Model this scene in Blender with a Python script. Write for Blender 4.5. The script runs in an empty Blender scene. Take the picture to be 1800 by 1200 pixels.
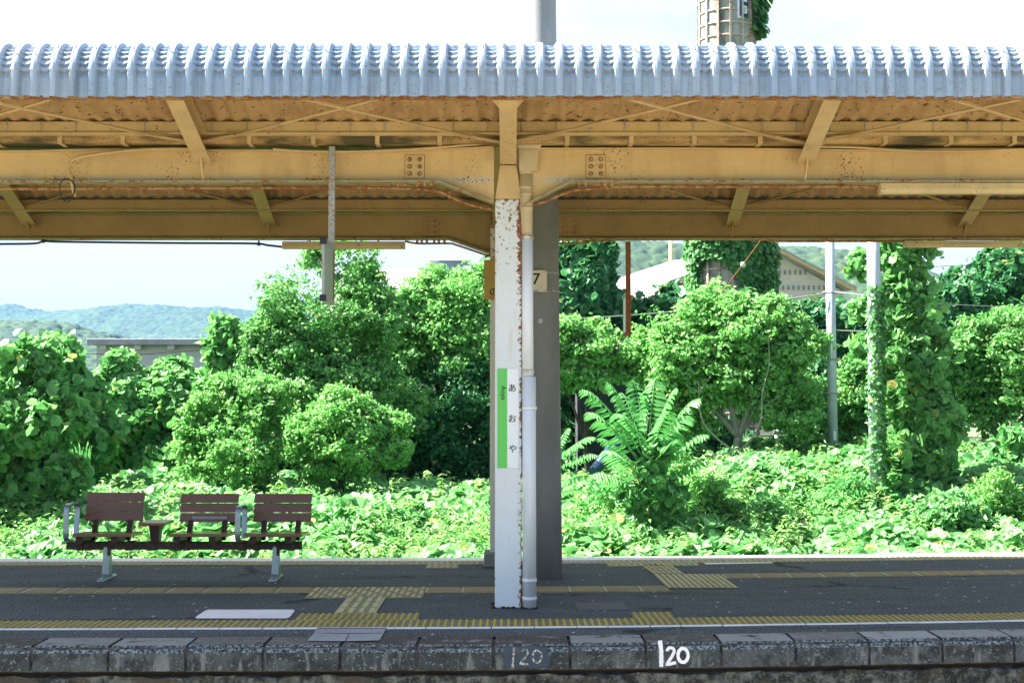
import bpy, math, random
import numpy as np
from mathutils import Vector

random.seed(7)
RNG = np.random.default_rng(11)
R = math.radians
SC = bpy.context.scene
COL = SC.collection

# ------------------------------------------------------------------ camera
F = 2300.0                      # focal length in pixels of the 1800 px wide photograph
HC = 1.589                      # eye height above the platform
TH = math.atan(105.0 / F)       # camera pitched up a little
cam_d = bpy.data.cameras.new("camera")
cam_d.sensor_width = 36.0
cam_d.lens = F / 1800.0 * 36.0
cam_d.clip_end = 9000
cam_d.dof.use_dof = True
cam_d.dof.focus_distance = 9.8
cam_d.dof.aperture_fstop = 7.0
cam = bpy.data.objects.new("camera", cam_d)
COL.objects.link(cam)
cam.location = (0, 0, HC)
cam.rotation_euler = (R(90) + TH, 0, 0)
SC.camera = cam

# ------------------------------------------------------------------ world and sun
SUN_EL, SUN_AZ = 49.0, 6.0     # azimuth: degrees behind the due-left direction
sd = Vector((-math.cos(R(SUN_AZ)) * math.cos(R(SUN_EL)), math.sin(R(SUN_AZ)) * math.cos(R(SUN_EL)), math.sin(R(SUN_EL))))
W = bpy.data.worlds.new("World")
SC.world = W
W.use_nodes = True
nt = W.node_tree
nt.nodes.clear()
wo = nt.nodes.new("ShaderNodeOutputWorld")
bg = nt.nodes.new("ShaderNodeBackground")
sky = nt.nodes.new("ShaderNodeTexSky")
sky.sky_type = 'NISHITA'
sky.sun_disc = False
sky.sun_elevation = R(SUN_EL)
sky.sun_rotation = math.atan2(sd.x, sd.y)
sky.air_density = 1.0
sky.dust_density = 1.5
SKY = 0.06
bg.inputs[1].default_value = SKY
tc = nt.nodes.new("ShaderNodeTexCoord")
mp = nt.nodes.new("ShaderNodeMapping")
mp.inputs['Scale'].default_value = (1.0, 1.0, 3.2)
nz = nt.nodes.new("ShaderNodeTexNoise")
nz.inputs['Scale'].default_value = 3.0
nz.inputs['Detail'].default_value = 7
nz.inputs['Roughness'].default_value = 0.55
rp = nt.nodes.new("ShaderNodeValToRGB")
rp.color_ramp.elements[0].position = 0.36
rp.color_ramp.elements[0].color = (0.08, 0.08, 0.08, 1)
rp.color_ramp.elements[1].position = 0.60
rp.color_ramp.elements[1].color = (1, 1, 1, 1)
mx = nt.nodes.new("ShaderNodeMixRGB")
mx.inputs['Color2'].default_value = (3.12, 3.14, 3.22, 1)
nt.links.new(tc.outputs['Generated'], mp.inputs[0])
nt.links.new(mp.outputs[0], nz.inputs['Vector'])
sepd = nt.nodes.new("ShaderNodeSeparateXYZ")
nt.links.new(tc.outputs['Generated'], sepd.inputs[0])
mrange = nt.nodes.new("ShaderNodeMapRange")      # the cloud bank lies ahead of the camera, the sky behind it is clearer
mrange.inputs['From Min'].default_value = -0.5
mrange.inputs['From Max'].default_value = 0.75
mrange.inputs['To Min'].default_value = -0.16
mrange.inputs['To Max'].default_value = 0.14
nt.links.new(sepd.outputs['Y'], mrange.inputs['Value'])
addc = nt.nodes.new("ShaderNodeMath"); addc.operation = 'ADD'
nt.links.new(nz.outputs[0], addc.inputs[0]); nt.links.new(mrange.outputs[0], addc.inputs[1])
nt.links.new(addc.outputs[0], rp.inputs[0])
nt.links.new(rp.outputs[0], mx.inputs[0])
nt.links.new(sky.outputs[0], mx.inputs['Color1'])
nt.links.new(mx.outputs[0], bg.inputs[0])
nt.links.new(bg.outputs[0], wo.inputs[0])

sl = bpy.data.lights.new("sun", 'SUN')
sl.energy = 5.0
sl.angle = R(0.5)
sl.color = (1.0, 0.965, 0.90)
so = bpy.data.objects.new("sun", sl)
COL.objects.link(so)
so.location = (-20, 10, 30)
so.rotation_euler = sd.to_track_quat('Z', 'Y').to_euler()

SC.view_settings.view_transform = 'Standard'
SC.view_settings.look = 'None'
SC.view_settings.exposure = 2.62
SC.view_settings.gamma = 1.0
SC.render.engine = 'CYCLES'
SC.cycles.use_denoising = True
SC.cycles.max_bounces = 8
SC.cycles.diffuse_bounces = 5
SC.cycles.transmission_bounces = 4
SC.cycles.volume_bounces = 0
SC.cycles.caustics_reflective = False
SC.cycles.caustics_refractive = False


# ------------------------------------------------------------------ measuring helpers
def ray(px, py):
    x, y, z = (px - 900) / F, 1.0, (600 - py) / F
    c, s = math.cos(TH), math.sin(TH)
    return x, y * c - z * s, y * s + z * c


def P(px, py, Y):
    x, y, z = ray(px, py)
    t = Y / y
    return Vector((x * t, Y, HC + z * t))


def G(px, py, zz=0.0):
    x, y, z = ray(px, py)
    t = (zz - HC) / z
    return Vector((x * t, y * t, zz))


def ppm(Y):
    return F / Y


def bend(X):                    # the platform swings away to the right
    s = math.log1p(math.exp(min(X * 2.2, 40))) / 2.2
    return 0.015 * X + 0.045 * (s - 0.315) + (0.006 * X * X if X > 0 else 0.0)


# ------------------------------------------------------------------ mesh helpers
def wl(o):
    v = Vector((0, 0, 0))
    while o is not None:
        v += o.location
        o = o.parent
    return v


def tag(o, label=None, cat=None, group=None, kind=None):
    if label: o['label'] = label
    if cat: o['category'] = cat
    if group: o['group'] = group
    if kind: o['kind'] = kind
    return o


def thing(name, loc, label, cat, group=None):
    o = bpy.data.objects.new(name, None)
    o.empty_display_size = 0.1
    COL.objects.link(o)
    o.location = loc
    return tag(o, label, cat, group)


def copy_tree(o, parent=None):
    c = o.copy()
    COL.objects.link(c)
    if parent is not None:
        c.parent = parent
    for ch in list(o.children):
        copy_tree(ch, c)
    return c


class MB:
    def __init__(s):
        s.v, s.f, s.m, s.sm = [], [], [], []

    def add(s, vs, fs, mi=0, smooth=False):
        b = len(s.v)
        s.v += [tuple(v) for v in vs]
        for f in fs:
            s.f.append(tuple(b + i for i in f))
            s.m.append(mi)
            s.sm.append(smooth)
        return s

    def box(s, x0, x1, y0, y1, z0, z1, mi=0):
        vs = [(x, y, z) for z in (z0, z1) for y in (y0, y1) for x in (x0, x1)]
        return s.add(vs, [(0, 2, 3, 1), (4, 5, 7, 6), (0, 1, 5, 4), (2, 6, 7, 3), (0, 4, 6, 2), (1, 3, 7, 5)], mi)

    def hexa(s, pts, mi=0):     # 8 corners ordered like box
        return s.add(pts, [(0, 2, 3, 1), (4, 5, 7, 6), (0, 1, 5, 4), (2, 6, 7, 3), (0, 4, 6, 2), (1, 3, 7, 5)], mi)

    def bar(s, a, b, w, h, up=(0, 0, 1), mi=0):
        a, b = Vector(a), Vector(b)
        d = (b - a).normalized()
        sx = d.cross(Vector(up))
        if sx.length < 1e-5: sx = Vector((1, 0, 0))
        sx.normalize()
        u = sx.cross(d)
        vs = []
        for p in (a, b):
            for q in ((-1, -1), (1, -1), (1, 1), (-1, 1)):
                vs.append(p + sx * q[0] * w / 2 + u * q[1] * h / 2)
        return s.add(vs, [(3, 2, 1, 0), (4, 5, 6, 7), (0, 1, 5, 4), (1, 2, 6, 5), (2, 3, 7, 6), (3, 0, 4, 7)], mi)

    def tube(s, path, r, n=8, mi=0, caps=True, smooth=True):
        path = [Vector(p) for p in path]
        rs = r if hasattr(r, '__len__') else [r] * len(path)
        vs, fs = [], []
        ref = None
        for i, p in enumerate(path):
            d = (path[min(i + 1, len(path) - 1)] - path[max(i - 1, 0)])
            if d.length < 1e-9: d = Vector((0, 0, 1))
            d.normalize()
            if ref is None:
                ref = Vector((0, 1, 0)) if abs(d.y) < 0.9 else Vector((1, 0, 0))
            a = d.cross(ref).normalized()
            b = d.cross(a).normalized()
            ref = b.cross(d) if False else ref
            for k in range(n):
                t = 2 * math.pi * k / n
                vs.append(p + (a * math.cos(t) + b * math.sin(t)) * rs[i])
        for i in range(len(path) - 1):
            for k in range(n):
                k2 = (k + 1) % n
                fs.append((i * n + k, i * n + k2, (i + 1) * n + k2, (i + 1) * n + k))
        s.add(vs, fs, mi, smooth)
        if caps:
            b0 = len(s.v) - len(vs)
            s.f.append(tuple(b0 + k for k in reversed(range(n)))); s.m.append(mi); s.sm.append(False)
            e = b0 + (len(path) - 1) * n
            s.f.append(tuple(e + k for k in range(n))); s.m.append(mi); s.sm.append(False)
        return s

    def prism(s, poly, a, b, axis='x', mi=0):
        # poly in the two other axes, extruded from a to b along axis
        n = len(poly)
        vs = []
        for q in (a, b):
            for (u, w) in poly:
                vs.append((q, u, w) if axis == 'x' else ((u, q, w) if axis == 'y' else (u, w, q)))
        fs = [tuple(range(n)), tuple(reversed(range(n, 2 * n)))]
        for i in range(n):
            j = (i + 1) % n
            fs.append((i, i + n, j + n, j))
        return s.add(vs, fs, mi)

    def ball(s, c, r, n=10, m=6, mi=0, sz=1.0):
        vs, fs = [], []
        for i in range(m + 1):
            ph = math.pi * i / m
            for k in range(n):
                t = 2 * math.pi * k / n
                vs.append((c[0] + r * math.sin(ph) * math.cos(t), c[1] + r * math.sin(ph) * math.sin(t), c[2] + r * sz * math.cos(ph)))
        for i in range(m):
            for k in range(n):
                k2 = (k + 1) % n
                fs.append((i * n + k, (i + 1) * n + k, (i + 1) * n + k2, i * n + k2))
        return s.add(vs, fs, mi, True)

    def build(s, name, mats, parent=None, bevel=0.0, fix=True):
        if not isinstance(mats, (list, tuple)): mats = [mats]
        me = bpy.data.meshes.new(name)
        v = np.array(s.v, dtype=float)
        if parent is not None:
            off = np.array(wl(parent))
            loc = (0, 0, 0)
        else:
            mn, mxx = v.min(0), v.max(0)
            off = np.array(((mn[0] + mxx[0]) / 2, (mn[1] + mxx[1]) / 2, mn[2]))
            loc = tuple(off)
        me.from_pydata((v - off).tolist(), [], s.f)
        for m in mats: me.materials.append(m)
        me.polygons.foreach_set("material_index", s.m)
        me.polygons.foreach_set("use_smooth", s.sm)
        me.update()
        if fix:
            import bmesh
            bm = bmesh.new(); bm.from_mesh(me)
            bmesh.ops.recalc_face_normals(bm, faces=bm.faces)
            bm.to_mesh(me); bm.free()
        o = bpy.data.objects.new(name, me)
        COL.objects.link(o)
        o.location = loc
        if parent is not None: o.parent = parent
        if bevel > 0:
            md = o.modifiers.new("bevel", 'BEVEL')
            md.width = bevel; md.segments = 2; md.limit_method = 'ANGLE'; md.angle_limit = R(35)
        return o


def fast_mesh(name, verts, quads, mat, parent=None, loc=None, smooth=False, mat_idx=None):
    me = bpy.data.meshes.new(name)
    verts = np.asarray(verts, dtype=np.float32)
    if parent is not None:
        off = np.array(wl(parent)); l = (0, 0, 0)
    else:
        mn, mxx = verts.min(0), verts.max(0)
        off = np.array(((mn[0] + mxx[0]) / 2, (mn[1] + mxx[1]) / 2, mn[2])) if loc is None else np.array(loc)
        l = tuple(float(q) for q in off)
    verts = verts - off.astype(np.float32)
    nq, k = quads.shape
    me.vertices.add(len(verts)); me.vertices.foreach_set("co", verts.ravel())
    me.loops.add(nq * k); me.loops.foreach_set("vertex_index", quads.astype(np.int32).ravel())
    me.polygons.add(nq)
    me.polygons.foreach_set("loop_start", np.arange(0, nq * k, k, dtype=np.int32))
    me.polygons.foreach_set("use_smooth", np.full(nq, smooth))
    for m in (mat if isinstance(mat, (list, tuple)) else [mat]): me.materials.append(m)
    if mat_idx is not None: me.polygons.foreach_set("material_index", mat_idx.astype(np.int32))
    me.update(calc_edges=True)
    o = bpy.data.objects.new(name, me)
    COL.objects.link(o)
    o.location = l
    if parent is not None: o.parent = parent
    return o


# ------------------------------------------------------------------ materials
class NT:
    def __init__(s, name, rough=0.7, metal=0.0, spec=0.4):
        s.m = bpy.data.materials.new(name); s.m.use_nodes = True
        s.t = s.m.node_tree
        s.b = s.t.nodes['Principled BSDF']
        s.b.inputs['Roughness'].default_value = rough
        s.b.inputs['Metallic'].default_value = metal
        s.b.inputs['Specular IOR Level'].default_value = spec
        s.pos = None

    def n(s, t): return s.t.nodes.new(t)

    def l(s, a, b): s.t.links.new(a, b)

    def P(s):
        if s.pos is None:
            s.pos = s.n("ShaderNodeNewGeometry")
        return s.pos.outputs['Position']

    def noise(s, scale, detail=4, rough=0.55, stretch=None, vec=None):
        z = s.n("ShaderNodeTexNoise")
        z.inputs['Scale'].default_value = scale
        z.inputs['Detail'].default_value = detail
        z.inputs['Roughness'].default_value = rough
        v = vec or s.P()
        if stretch:
            mp_ = s.n("ShaderNodeMapping"); mp_.inputs['Scale'].default_value = stretch
            s.l(v, mp_.inputs[0]); v = mp_.outputs[0]
        s.l(v, z.inputs['Vector'])
        return z.outputs[0]

    def ramp(s, fac, a, b, ca=(0, 0, 0, 1), cb=(1, 1, 1, 1)):
        r_ = s.n("ShaderNodeValToRGB")
        r_.color_ramp.elements[0].position = a; r_.color_ramp.elements[0].color = ca
        r_.color_ramp.elements[1].position = b; r_.color_ramp.elements[1].color = cb
        s.l(fac, r_.inputs[0])
        return r_.outputs[0]

    def mix(s, fac, a, b, mode='MIX'):
        x = s.n("ShaderNodeMixRGB"); x.blend_type = mode
        for i, q in ((0, fac), (1, a), (2, b)):
            if isinstance(q, (int, float)): x.inputs[i].default_value = q
            elif isinstance(q, tuple): x.inputs[i].default_value = q if len(q) == 4 else (*q, 1)
            else: s.l(q, x.inputs[i])
        return x.outputs[0]

    def math(s, op, a, b=None):
        x = s.n("ShaderNodeMath"); x.operation = op
        for i, q in ((0, a), (1, b)):
            if q is None: continue
            if isinstance(q, (int, float)): x.inputs[i].default_value = q
            else: s.l(q, x.inputs[i])
        return x.outputs[0]

    def sep(s):
        x = s.n("ShaderNodeSeparateXYZ"); s.l(s.P(), x.inputs[0])
        return x.outputs

    def col(s, c):
        if isinstance(c, tuple): s.b.inputs['Base Color'].default_value = c if len(c) == 4 else (*c, 1)
        else: s.l(c, s.b.inputs['Base Color'])
        return s

    def bump(s, h, strength=0.3, dist=0.01):
        x = s.n("ShaderNodeBump")
        x.inputs['Strength'].default_value = strength; x.inputs['Distance'].default_value = dist
        s.l(h, x.inputs['Height']); s.l(x.outputs[0], s.b.inputs['Normal'])
        return s


RUST = (0.16, 0.05, 0.015)


def paint(name, c, rust=0.66, rust_scale=60, rough=0.55, dirt=0.75, rustcol=RUST, big=None):
    """painted steel: base coat with large scale weathering and rust pits"""
    t = NT(name, rough)
    d = t.noise(2.2, 6, 0.65)
    base = t.mix(t.ramp(d, 0.35, 0.75), tuple(q * dirt for q in c), c)
    strk = t.noise(9, 4, 0.6, (1.0, 1.0, 0.25))
    base = t.mix(t.ramp(strk, 0.5, 0.85), base, tuple(q * 0.7 for q in c))
    n1 = t.noise(rust_scale, 5, 0.6)
    n2 = t.noise(rust_scale * 0.12, 3, 0.5)
    mask = t.math('ADD', t.math('MULTIPLY', n1, 0.72), t.math('MULTIPLY', n2, 0.28))
    mk = t.ramp(mask, rust - 0.06, rust - 0.02)
    rc = t.mix(t.noise(60, 3), rustcol, tuple(q * 2.0 for q in rustcol))
    t.col(t.mix(mk, base, rc))
    t.bump(t.math('ADD', n1, mk), 0.25, 0.004)
    return t.m


M = {}
M['rustbolt'] = paint('rusty_bolt', (0.52, 0.31, 0.13), .56, 60, .7)
M['seam'] = paint('rusty_seam', (0.13, 0.06, 0.025), .56, 60, .7)
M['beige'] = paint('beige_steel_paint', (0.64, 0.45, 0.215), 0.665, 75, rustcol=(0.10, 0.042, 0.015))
M['beige_dark'] = paint('beige_steel_paint_shaded', (0.37, 0.235, 0.085), 0.655, 75, rustcol=(0.085, 0.035, 0.012))  # same beige, with the shade over the rear steel put into its colour
M['flange'] = paint('worn_flange_paint', (0.42, 0.34, 0.18), 0.60, 26)
M['rusty'] = paint('rusty_pipe', (0.42, 0.24, 0.10), 0.54, 30, 0.8)
M['rod'] = paint('galvanised_rod', (0.38, 0.39, 0.38), 0.60, 75, 0.45)
M['light'] = paint('lamp_housing_paint', (0.66, 0.50, 0.26), 0.67, 40)
M['pipe_beige'] = paint('pipe_beige', (0.60, 0.47, 0.28), 0.70, 60)
t = NT('gutter_aged', .7)
n1 = t.noise(9, 6, .68, (.22, 1, 1.6)); n2 = t.noise(50, 4, .7); n3 = t.noise(3, 4, .6, (.4, 1, 1))
c = t.mix(t.ramp(n1, .32, .66), (0.24, 0.13, 0.035), (0.56, 0.37, 0.15))
c = t.mix(t.ramp(n3, .46, .60), c, (0.07, 0.055, 0.018))
c = t.mix(t.ramp(n2, .58, .66), c, (0.06, 0.028, 0.012))
t.col(c).bump(n1, .4, .004)
M['gutter'] = t.m

# roof top coat and underside
t = NT('roof_top_coat', 0.45)
n1 = t.noise(70, 4); n2 = t.noise(3, 4)
c = t.mix(t.ramp(n2, .3, .7), (0.23, 0.31, 0.42), (0.30, 0.375, 0.495))
o = t.sep()
wn = t.n("ShaderNodeTexWhiteNoise"); wn.noise_dimensions = '1D'
t.l(t.math('FLOOR', t.math('DIVIDE', t.math('ADD', o[0], 20.0), .656)), wn.inputs['W'])
c = t.mix(t.ramp(wn.outputs['Value'], .2, .9), c, t.mix(.35, c, (0.40, 0.42, 0.46)))     # sheet by sheet
stk = t.noise(9, 5, .65, (2.4, .6, .10))
c = t.mix(t.ramp(stk, .52, .72), c, (0.165, 0.20, 0.25))
c = t.mix(t.ramp(t.noise(24, 5, .7), .58, .72), c, (0.17, 0.18, 0.19))
t.col(t.mix(t.ramp(n1, .655, .70), c, (0.20, 0.10, 0.05)))
M['roof'] = t.m
t = NT('roof_underside', 0.75)
n2 = t.noise(4, 6, .6)
c = t.mix(t.ramp(n2, .3, .75), (0.35, 0.215, 0.085), (0.51, 0.345, 0.155))
t.col(t.mix(t.ramp(t.noise(25, 5), .60, .66), c, (0.12, 0.06, 0.03)))
M['roof_under'] = t.m

# white post with rust gathered along its right edge
def rust_post(name, base, xl, xr):
    t = NT(name, 0.45)
    o = t.sep()
    d = t.noise(1.5, 5, .6)
    c = t.mix(t.ramp(d, .3, .7), tuple(q * .9 for q in base), base)
    strk = t.noise(14, 4, .6, (1, 1, .12))
    c = t.mix(t.ramp(strk, .58, .8), c, (0.55, 0.50, 0.40))
    n1 = t.noise(34, 6, .62)
    edge = t.math('SMOOTH_MAX', t.math('SUBTRACT', 1.0, t.math('MULTIPLY', t.math('SUBTRACT', xr, o[0]), 22)), 0.0)
    edl = t.math('SMOOTH_MAX', t.math('SUBTRACT', 0.8, t.math('MULTIPLY', t.math('SUBTRACT', o[0], xl), 60)), 0.0)
    up = t.math('MAXIMUM', t.math('SUBTRACT', o[2], 2.25), 0.0)
    up = t.math('MINIMUM', t.math('MULTIPLY', up, 0.17), 0.125)
    ed = t.math('MULTIPLY', t.math('ADD', edge, edl), t.noise(2.4, 3))
    mask = t.math('ADD', t.math('ADD', n1, t.math('MULTIPLY', ed, 0.50)), up)
    mk = t.ramp(mask, .70, .73)
    halo = t.ramp(mask, .62, .72)
    c = t.mix(t.math('MULTIPLY', halo, .35), c, (0.5, 0.33, 0.15))
    rc = t.mix(t.ramp(t.noise(70, 3), .35, .65), (0.05, 0.02, 0.01), (0.33, 0.12, 0.035))
    t.col(t.mix(mk, c, rc))
    t.bump(t.math('ADD', t.math('MULTIPLY', n1, .3), mk), .5, .004)
    return t.m


M['post'] = rust_post('white_post_paint', (0.65, 0.68, 0.715), -0.14, 0.075)
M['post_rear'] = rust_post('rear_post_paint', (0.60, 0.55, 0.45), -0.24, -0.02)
t = NT('white_pipe', 0.35)
t.col(t.mix(t.ramp(t.noise(6, 5, .6, (1, 1, .2)), .4, .8), (0.68, 0.715, 0.78), (0.52, 0.52, 0.52)))
M['pipe'] = t.m
t = NT('pipe_clip', 0.5)
t.col(t.mix(t.ramp(t.noise(30, 4), .45, .6), (0.55, 0.54, 0.52), (0.35, 0.17, 0.07)))
M['clip'] = t.m

# asphalt
t = NT('asphalt', 0.85, spec=.3)
fine = t.noise(75, 3, .75, (1, .5, 1)); mid = t.noise(5, 6, .65); lng = t.noise(1.6, 5, .6, (.25, 2.2, 1))
c = t.mix(t.ramp(mid, .3, .75), (0.038, 0.050, 0.058), (0.078, 0.096, 0.106))
c = t.mix(t.ramp(lng, .45, .7), c, (0.031, 0.040, 0.046))
c = t.mix(t.ramp(fine, .30, .50, (1, 1, 1, 1), (0, 0, 0, 1)), c, (0.022, 0.026, 0.030))
c = t.mix(t.ramp(fine, .52, .64), c, (0.19, 0.21, 0.215))
vor = t.n("ShaderNodeTexVoronoi"); vor.inputs['Scale'].default_value = 9
mpv = t.n("ShaderNodeMapping"); mpv.inputs['Scale'].default_value = (1, .55, 1); t.l(t.P(), mpv.inputs[0]); t.l(mpv.outputs[0], vor.inputs['Vector'])
sp = t.ramp(vor.outputs['Distance'], .09, .13, (1, 1, 1, 1), (0, 0, 0, 1))
sp = t.mix(1.0, sp, t.ramp(t.noise(5, 3), .49, .54), 'MULTIPLY')
c = t.mix(sp, c, (0.46, 0.47, 0.46))
vc = t.n("ShaderNodeTexVoronoi"); vc.feature = 'DISTANCE_TO_EDGE'; vc.inputs['Scale'].default_value = .55
mpc = t.n("ShaderNodeMapping"); mpc.inputs['Scale'].default_value = (.45, 1.3, 1)
nzc = t.n("ShaderNodeTexNoise"); nzc.inputs['Scale'].default_value = 3.5; nzc.inputs['Detail'].default_value = 6; t.l(t.P(), nzc.inputs['Vector'])
va = t.n("ShaderNodeVectorMath"); va.operation = 'ADD'
vs_ = t.n("ShaderNodeVectorMath"); vs_.operation = 'SCALE'; vs_.inputs['Scale'].default_value = .35; t.l(nzc.outputs['Color'], vs_.inputs[0])
t.l(t.P(), va.inputs[0]); t.l(vs_.outputs[0], va.inputs[1]); t.l(va.outputs[0], mpc.inputs[0]); t.l(mpc.outputs[0], vc.inputs['Vector'])
ck = t.ramp(vc.outputs['Distance'], .006, .016, (1, 1, 1, 1), (0, 0, 0, 1))
ck = t.mix(1.0, ck, t.ramp(t.noise(.9, 2), .46, .56), 'MULTIPLY')
c = t.mix(ck, c, (0.012, 0.014, 0.016))
t.col(c).bump(fine, .6, .006)
M['asphalt'] = t.m

# concrete edge blocks: every block a tint of its own, weathered dark with lichen speckle
t = NT('edge_block_concrete', 0.85)
g = t.n("ShaderNodeNewGeometry")
rnd = g.outputs['Random Per Island']
n1 = t.noise(6, 7, .72); n2 = t.noise(45, 4, .75); n3 = t.noise(16, 6, .7); n4 = t.noise(10, 5, .6, (1.6, 1, .35))
c = t.mix(rnd, (0.020, 0.029, 0.033), (0.062, 0.074, 0.078))
c = t.mix(t.ramp(n1, .44, .58), c, (0.015, 0.019, 0.022))
c = t.mix(t.ramp(n4, .55, .68), c, (0.12, 0.135, 0.138))
c = t.mix(t.ramp(n3, .60, .68), c, (0.13, 0.15, 0.15))
c = t.mix(t.ramp(n2, .58, .66), c, (0.17, 0.19, 0.19))
t.col(c).bump(t.math('ADD', n3, n2), .6, .008)
M['edge'] = t.m
t = NT('edge_block_top', 0.85)
g = t.n("ShaderNodeNewGeometry")
r3_ = t.n("ShaderNodeValToRGB")
els = r3_.color_ramp.elements
els[0].position = .15; els[0].color = (0.050, 0.041, 0.032, 1)
els[1].position = .95; els[1].color = (0.33, 0.345, 0.34, 1)
e_ = els.new(.55); e_.color = (0.085, 0.080, 0.072, 1)
t.l(g.outputs['Random Per Island'], r3_.inputs[0])
c = r3_.outputs[0]
n1 = t.noise(7, 7, .72); n2 = t.noise(50, 4, .75)
c = t.mix(t.ramp(n1, .54, .66), c, (0.24, 0.25, 0.245))
c = t.mix(t.ramp(n1, .36, .46, (1, 1, 1, 1), (0, 0, 0, 1)), c, (0.035, 0.030, 0.025))
c = t.mix(t.ramp(n2, .58, .68), c, (0.28, 0.29, 0.285))
t.col(c).bump(n2, .5, .005)
M['edge_top'] = t.m
t = NT('chamfer_speckle', 0.9)
n2 = t.noise(48, 4, .8)
c = t.mix(t.ramp(n2, .46, .58), (0.016, 0.022, 0.028), (0.24, 0.28, 0.29))
t.col(c).bump(n2, .7, .008)
M['chamfer'] = t.m
t = NT('old_wall_concrete', 0.9)
n1 = t.noise(9, 8, .75); n2 = t.noise(55, 4, .75)
c = t.mix(t.ramp(n1, .46, .62), (0.012, 0.015, 0.014), (0.15, 0.16, 0.145))
c = t.mix(t.ramp(t.noise(4, 5), .52, .62), c, (0.050, 0.046, 0.032))
c = t.mix(t.ramp(n2, .60, .70), c, (0.26, 0.28, 0.28))
t.col(c).bump(t.math('ADD', n1, n2), .9, .02)
M['oldwall'] = t.m
t = NT('joint_mortar', 0.95); t.col(t.mix(t.ramp(t.noise(20, 4), .4, .6), (0.018, 0.018, 0.016), (0.075, 0.078, 0.075))); M['joint'] = t.m
t = NT('gap_brown', 0.95); t.col((0.030, 0.018, 0.008)); M['gap'] = t.m  # dark brown strip in the recess below the edge blocks


def flat(name, c, rough=.6, var=.2, scale=20, metal=0.0, bumpv=0.0):
    t = NT(name, rough, metal)
    n = t.noise(scale, 5, .6)
    t.col(t.mix(t.ramp(n, .3, .7), tuple(q * (1 - var) for q in c), c))
    if bumpv: t.bump(n, bumpv, .005)
    return t.m


def worn(name, c, under, lo=.52, hi=.66, scale=24, rough=.7):
    t = NT(name, rough)
    n = t.noise(scale, 6, .7)
    d = t.noise(3, 4)
    cc = t.mix(t.ramp(d, .3, .7), tuple(q * .82 for q in c), c)
    t.col(t.mix(t.ramp(n, lo, hi), cc, under))
    return t.m


M['tile'] = worn('tactile_base', (0.30, 0.27, 0.125), (0.17, 0.16, 0.11), .45, .62, 14)
M['tile_grey'] = worn('tactile_base_worn', (0.17, 0.145, 0.095), (0.24, 0.20, 0.08), .5, .64, 12)
M['dome'] = worn('tactile_dome', (0.47, 0.36, 0.04), (0.25, 0.20, 0.07), .56, .7, 30)
M['bar'] = worn('tactile_bar', (0.35, 0.265, 0.13), (0.25, 0.205, 0.12), .5, .68, 18)
M['bar_pale'] = worn('tactile_bar_pale', (0.55, 0.49, 0.26), (0.32, 0.28, 0.16), .55, .7, 18)
M['rim'] = worn('tactile_rim', (0.50, 0.45, 0.24), (0.28, 0.25, 0.14), .55, .7, 20)
M['line'] = worn('white_line_paint', (0.86, 0.87, 0.90), (0.42, 0.42, 0.43), .64, .76, 26)
M['patch'] = worn('white_patch_paint', (0.88, 0.87, 0.91), (0.55, 0.54, 0.57), .64, .8, 10)
M['patch_green'] = worn('pale_green_patch', (0.76, 0.84, 0.76), (0.52, 0.58, 0.52), .64, .8, 10)
M['grey_patch'] = worn('grey_patch', (0.32, 0.31, 0.36), (0.18, 0.18, 0.20), .5, .62, 60)
M['slab_pale'] = worn('pale_slab', (0.30, 0.33, 0.36), (0.17, 0.18, 0.2), .52, .7, 9)
M['grate'] = flat('grate_metal', (0.10, 0.105, 0.13), .6, .3, 40)
M['navy_patch'] = worn('navy_repaint', (0.020, 0.040, 0.062), (0.05, 0.06, 0.065), .55, .7, 18)
M['white_num'] = worn('white_number_paint', (0.72, 0.74, 0.80), (0.40, 0.41, 0.43), .66, .75, 50)
M['faded_num'] = worn('faded_number_paint', (0.40, 0.42, 0.42), (0.05, 0.055, 0.06), .47, .55, 60)
M['ink'] = flat('black_ink', (0.012, 0.012, 0.016), .5)
M['slat'] = worn('brown_slat', (0.18, 0.066, 0.030), (0.13, 0.050, 0.030), .4, .7, 30, .26)
M['seat'] = worn('brown_seat', (0.20, 0.085, 0.05), (0.15, 0.07, 0.05), .4, .7, 30, .16)
M['slat_edge'] = flat('brown_frame', (0.05, 0.018, 0.013), .5)
M['rail'] = paint('rusty_bench_rail', (0.040, 0.026, 0.020), .55, 40, .7, .7, (0.06, 0.028, 0.016))
M['alu'] = flat('cast_aluminium', (0.30, 0.36, 0.38), .35, .25, 15, .6)
M['sticker'] = flat('pale_sticker', (0.28, 0.27, 0.33), .4)
M['green'] = flat('sign_green', (0.12, 0.52, 0.10), .4, .06)
M['white'] = flat('sign_white', (0.74, 0.77, 0.80), .35, .06)
M['cream'] = worn('cream_plate', (0.62, 0.54, 0.40), (0.45, 0.28, 0.14), .60, .74, 10)
M['ochre'] = worn('ochre_plate', (0.46, 0.31, 0.07), (0.36, 0.22, 0.06), .5, .7, 8)
M['wire'] = flat('wire_grey', (0.16, 0.17, 0.17), .5)
M['cable'] = flat('black_cable', (0.02, 0.02, 0.02), .5)
M['wirewhite'] = flat('white_insulator', (0.7, 0.7, 0.66), .3)
M['glassy'] = flat('sign_face', (0.30, 0.33, 0.30), .3, .25, 12)
M['rustpost'] = paint('rusted_hanger', (0.30, 0.14, 0.05), .52, 26, .8)
M['tubewhite'] = flat('lamp_tube', (0.55, 0.58, 0.52), .3, .1)

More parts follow.
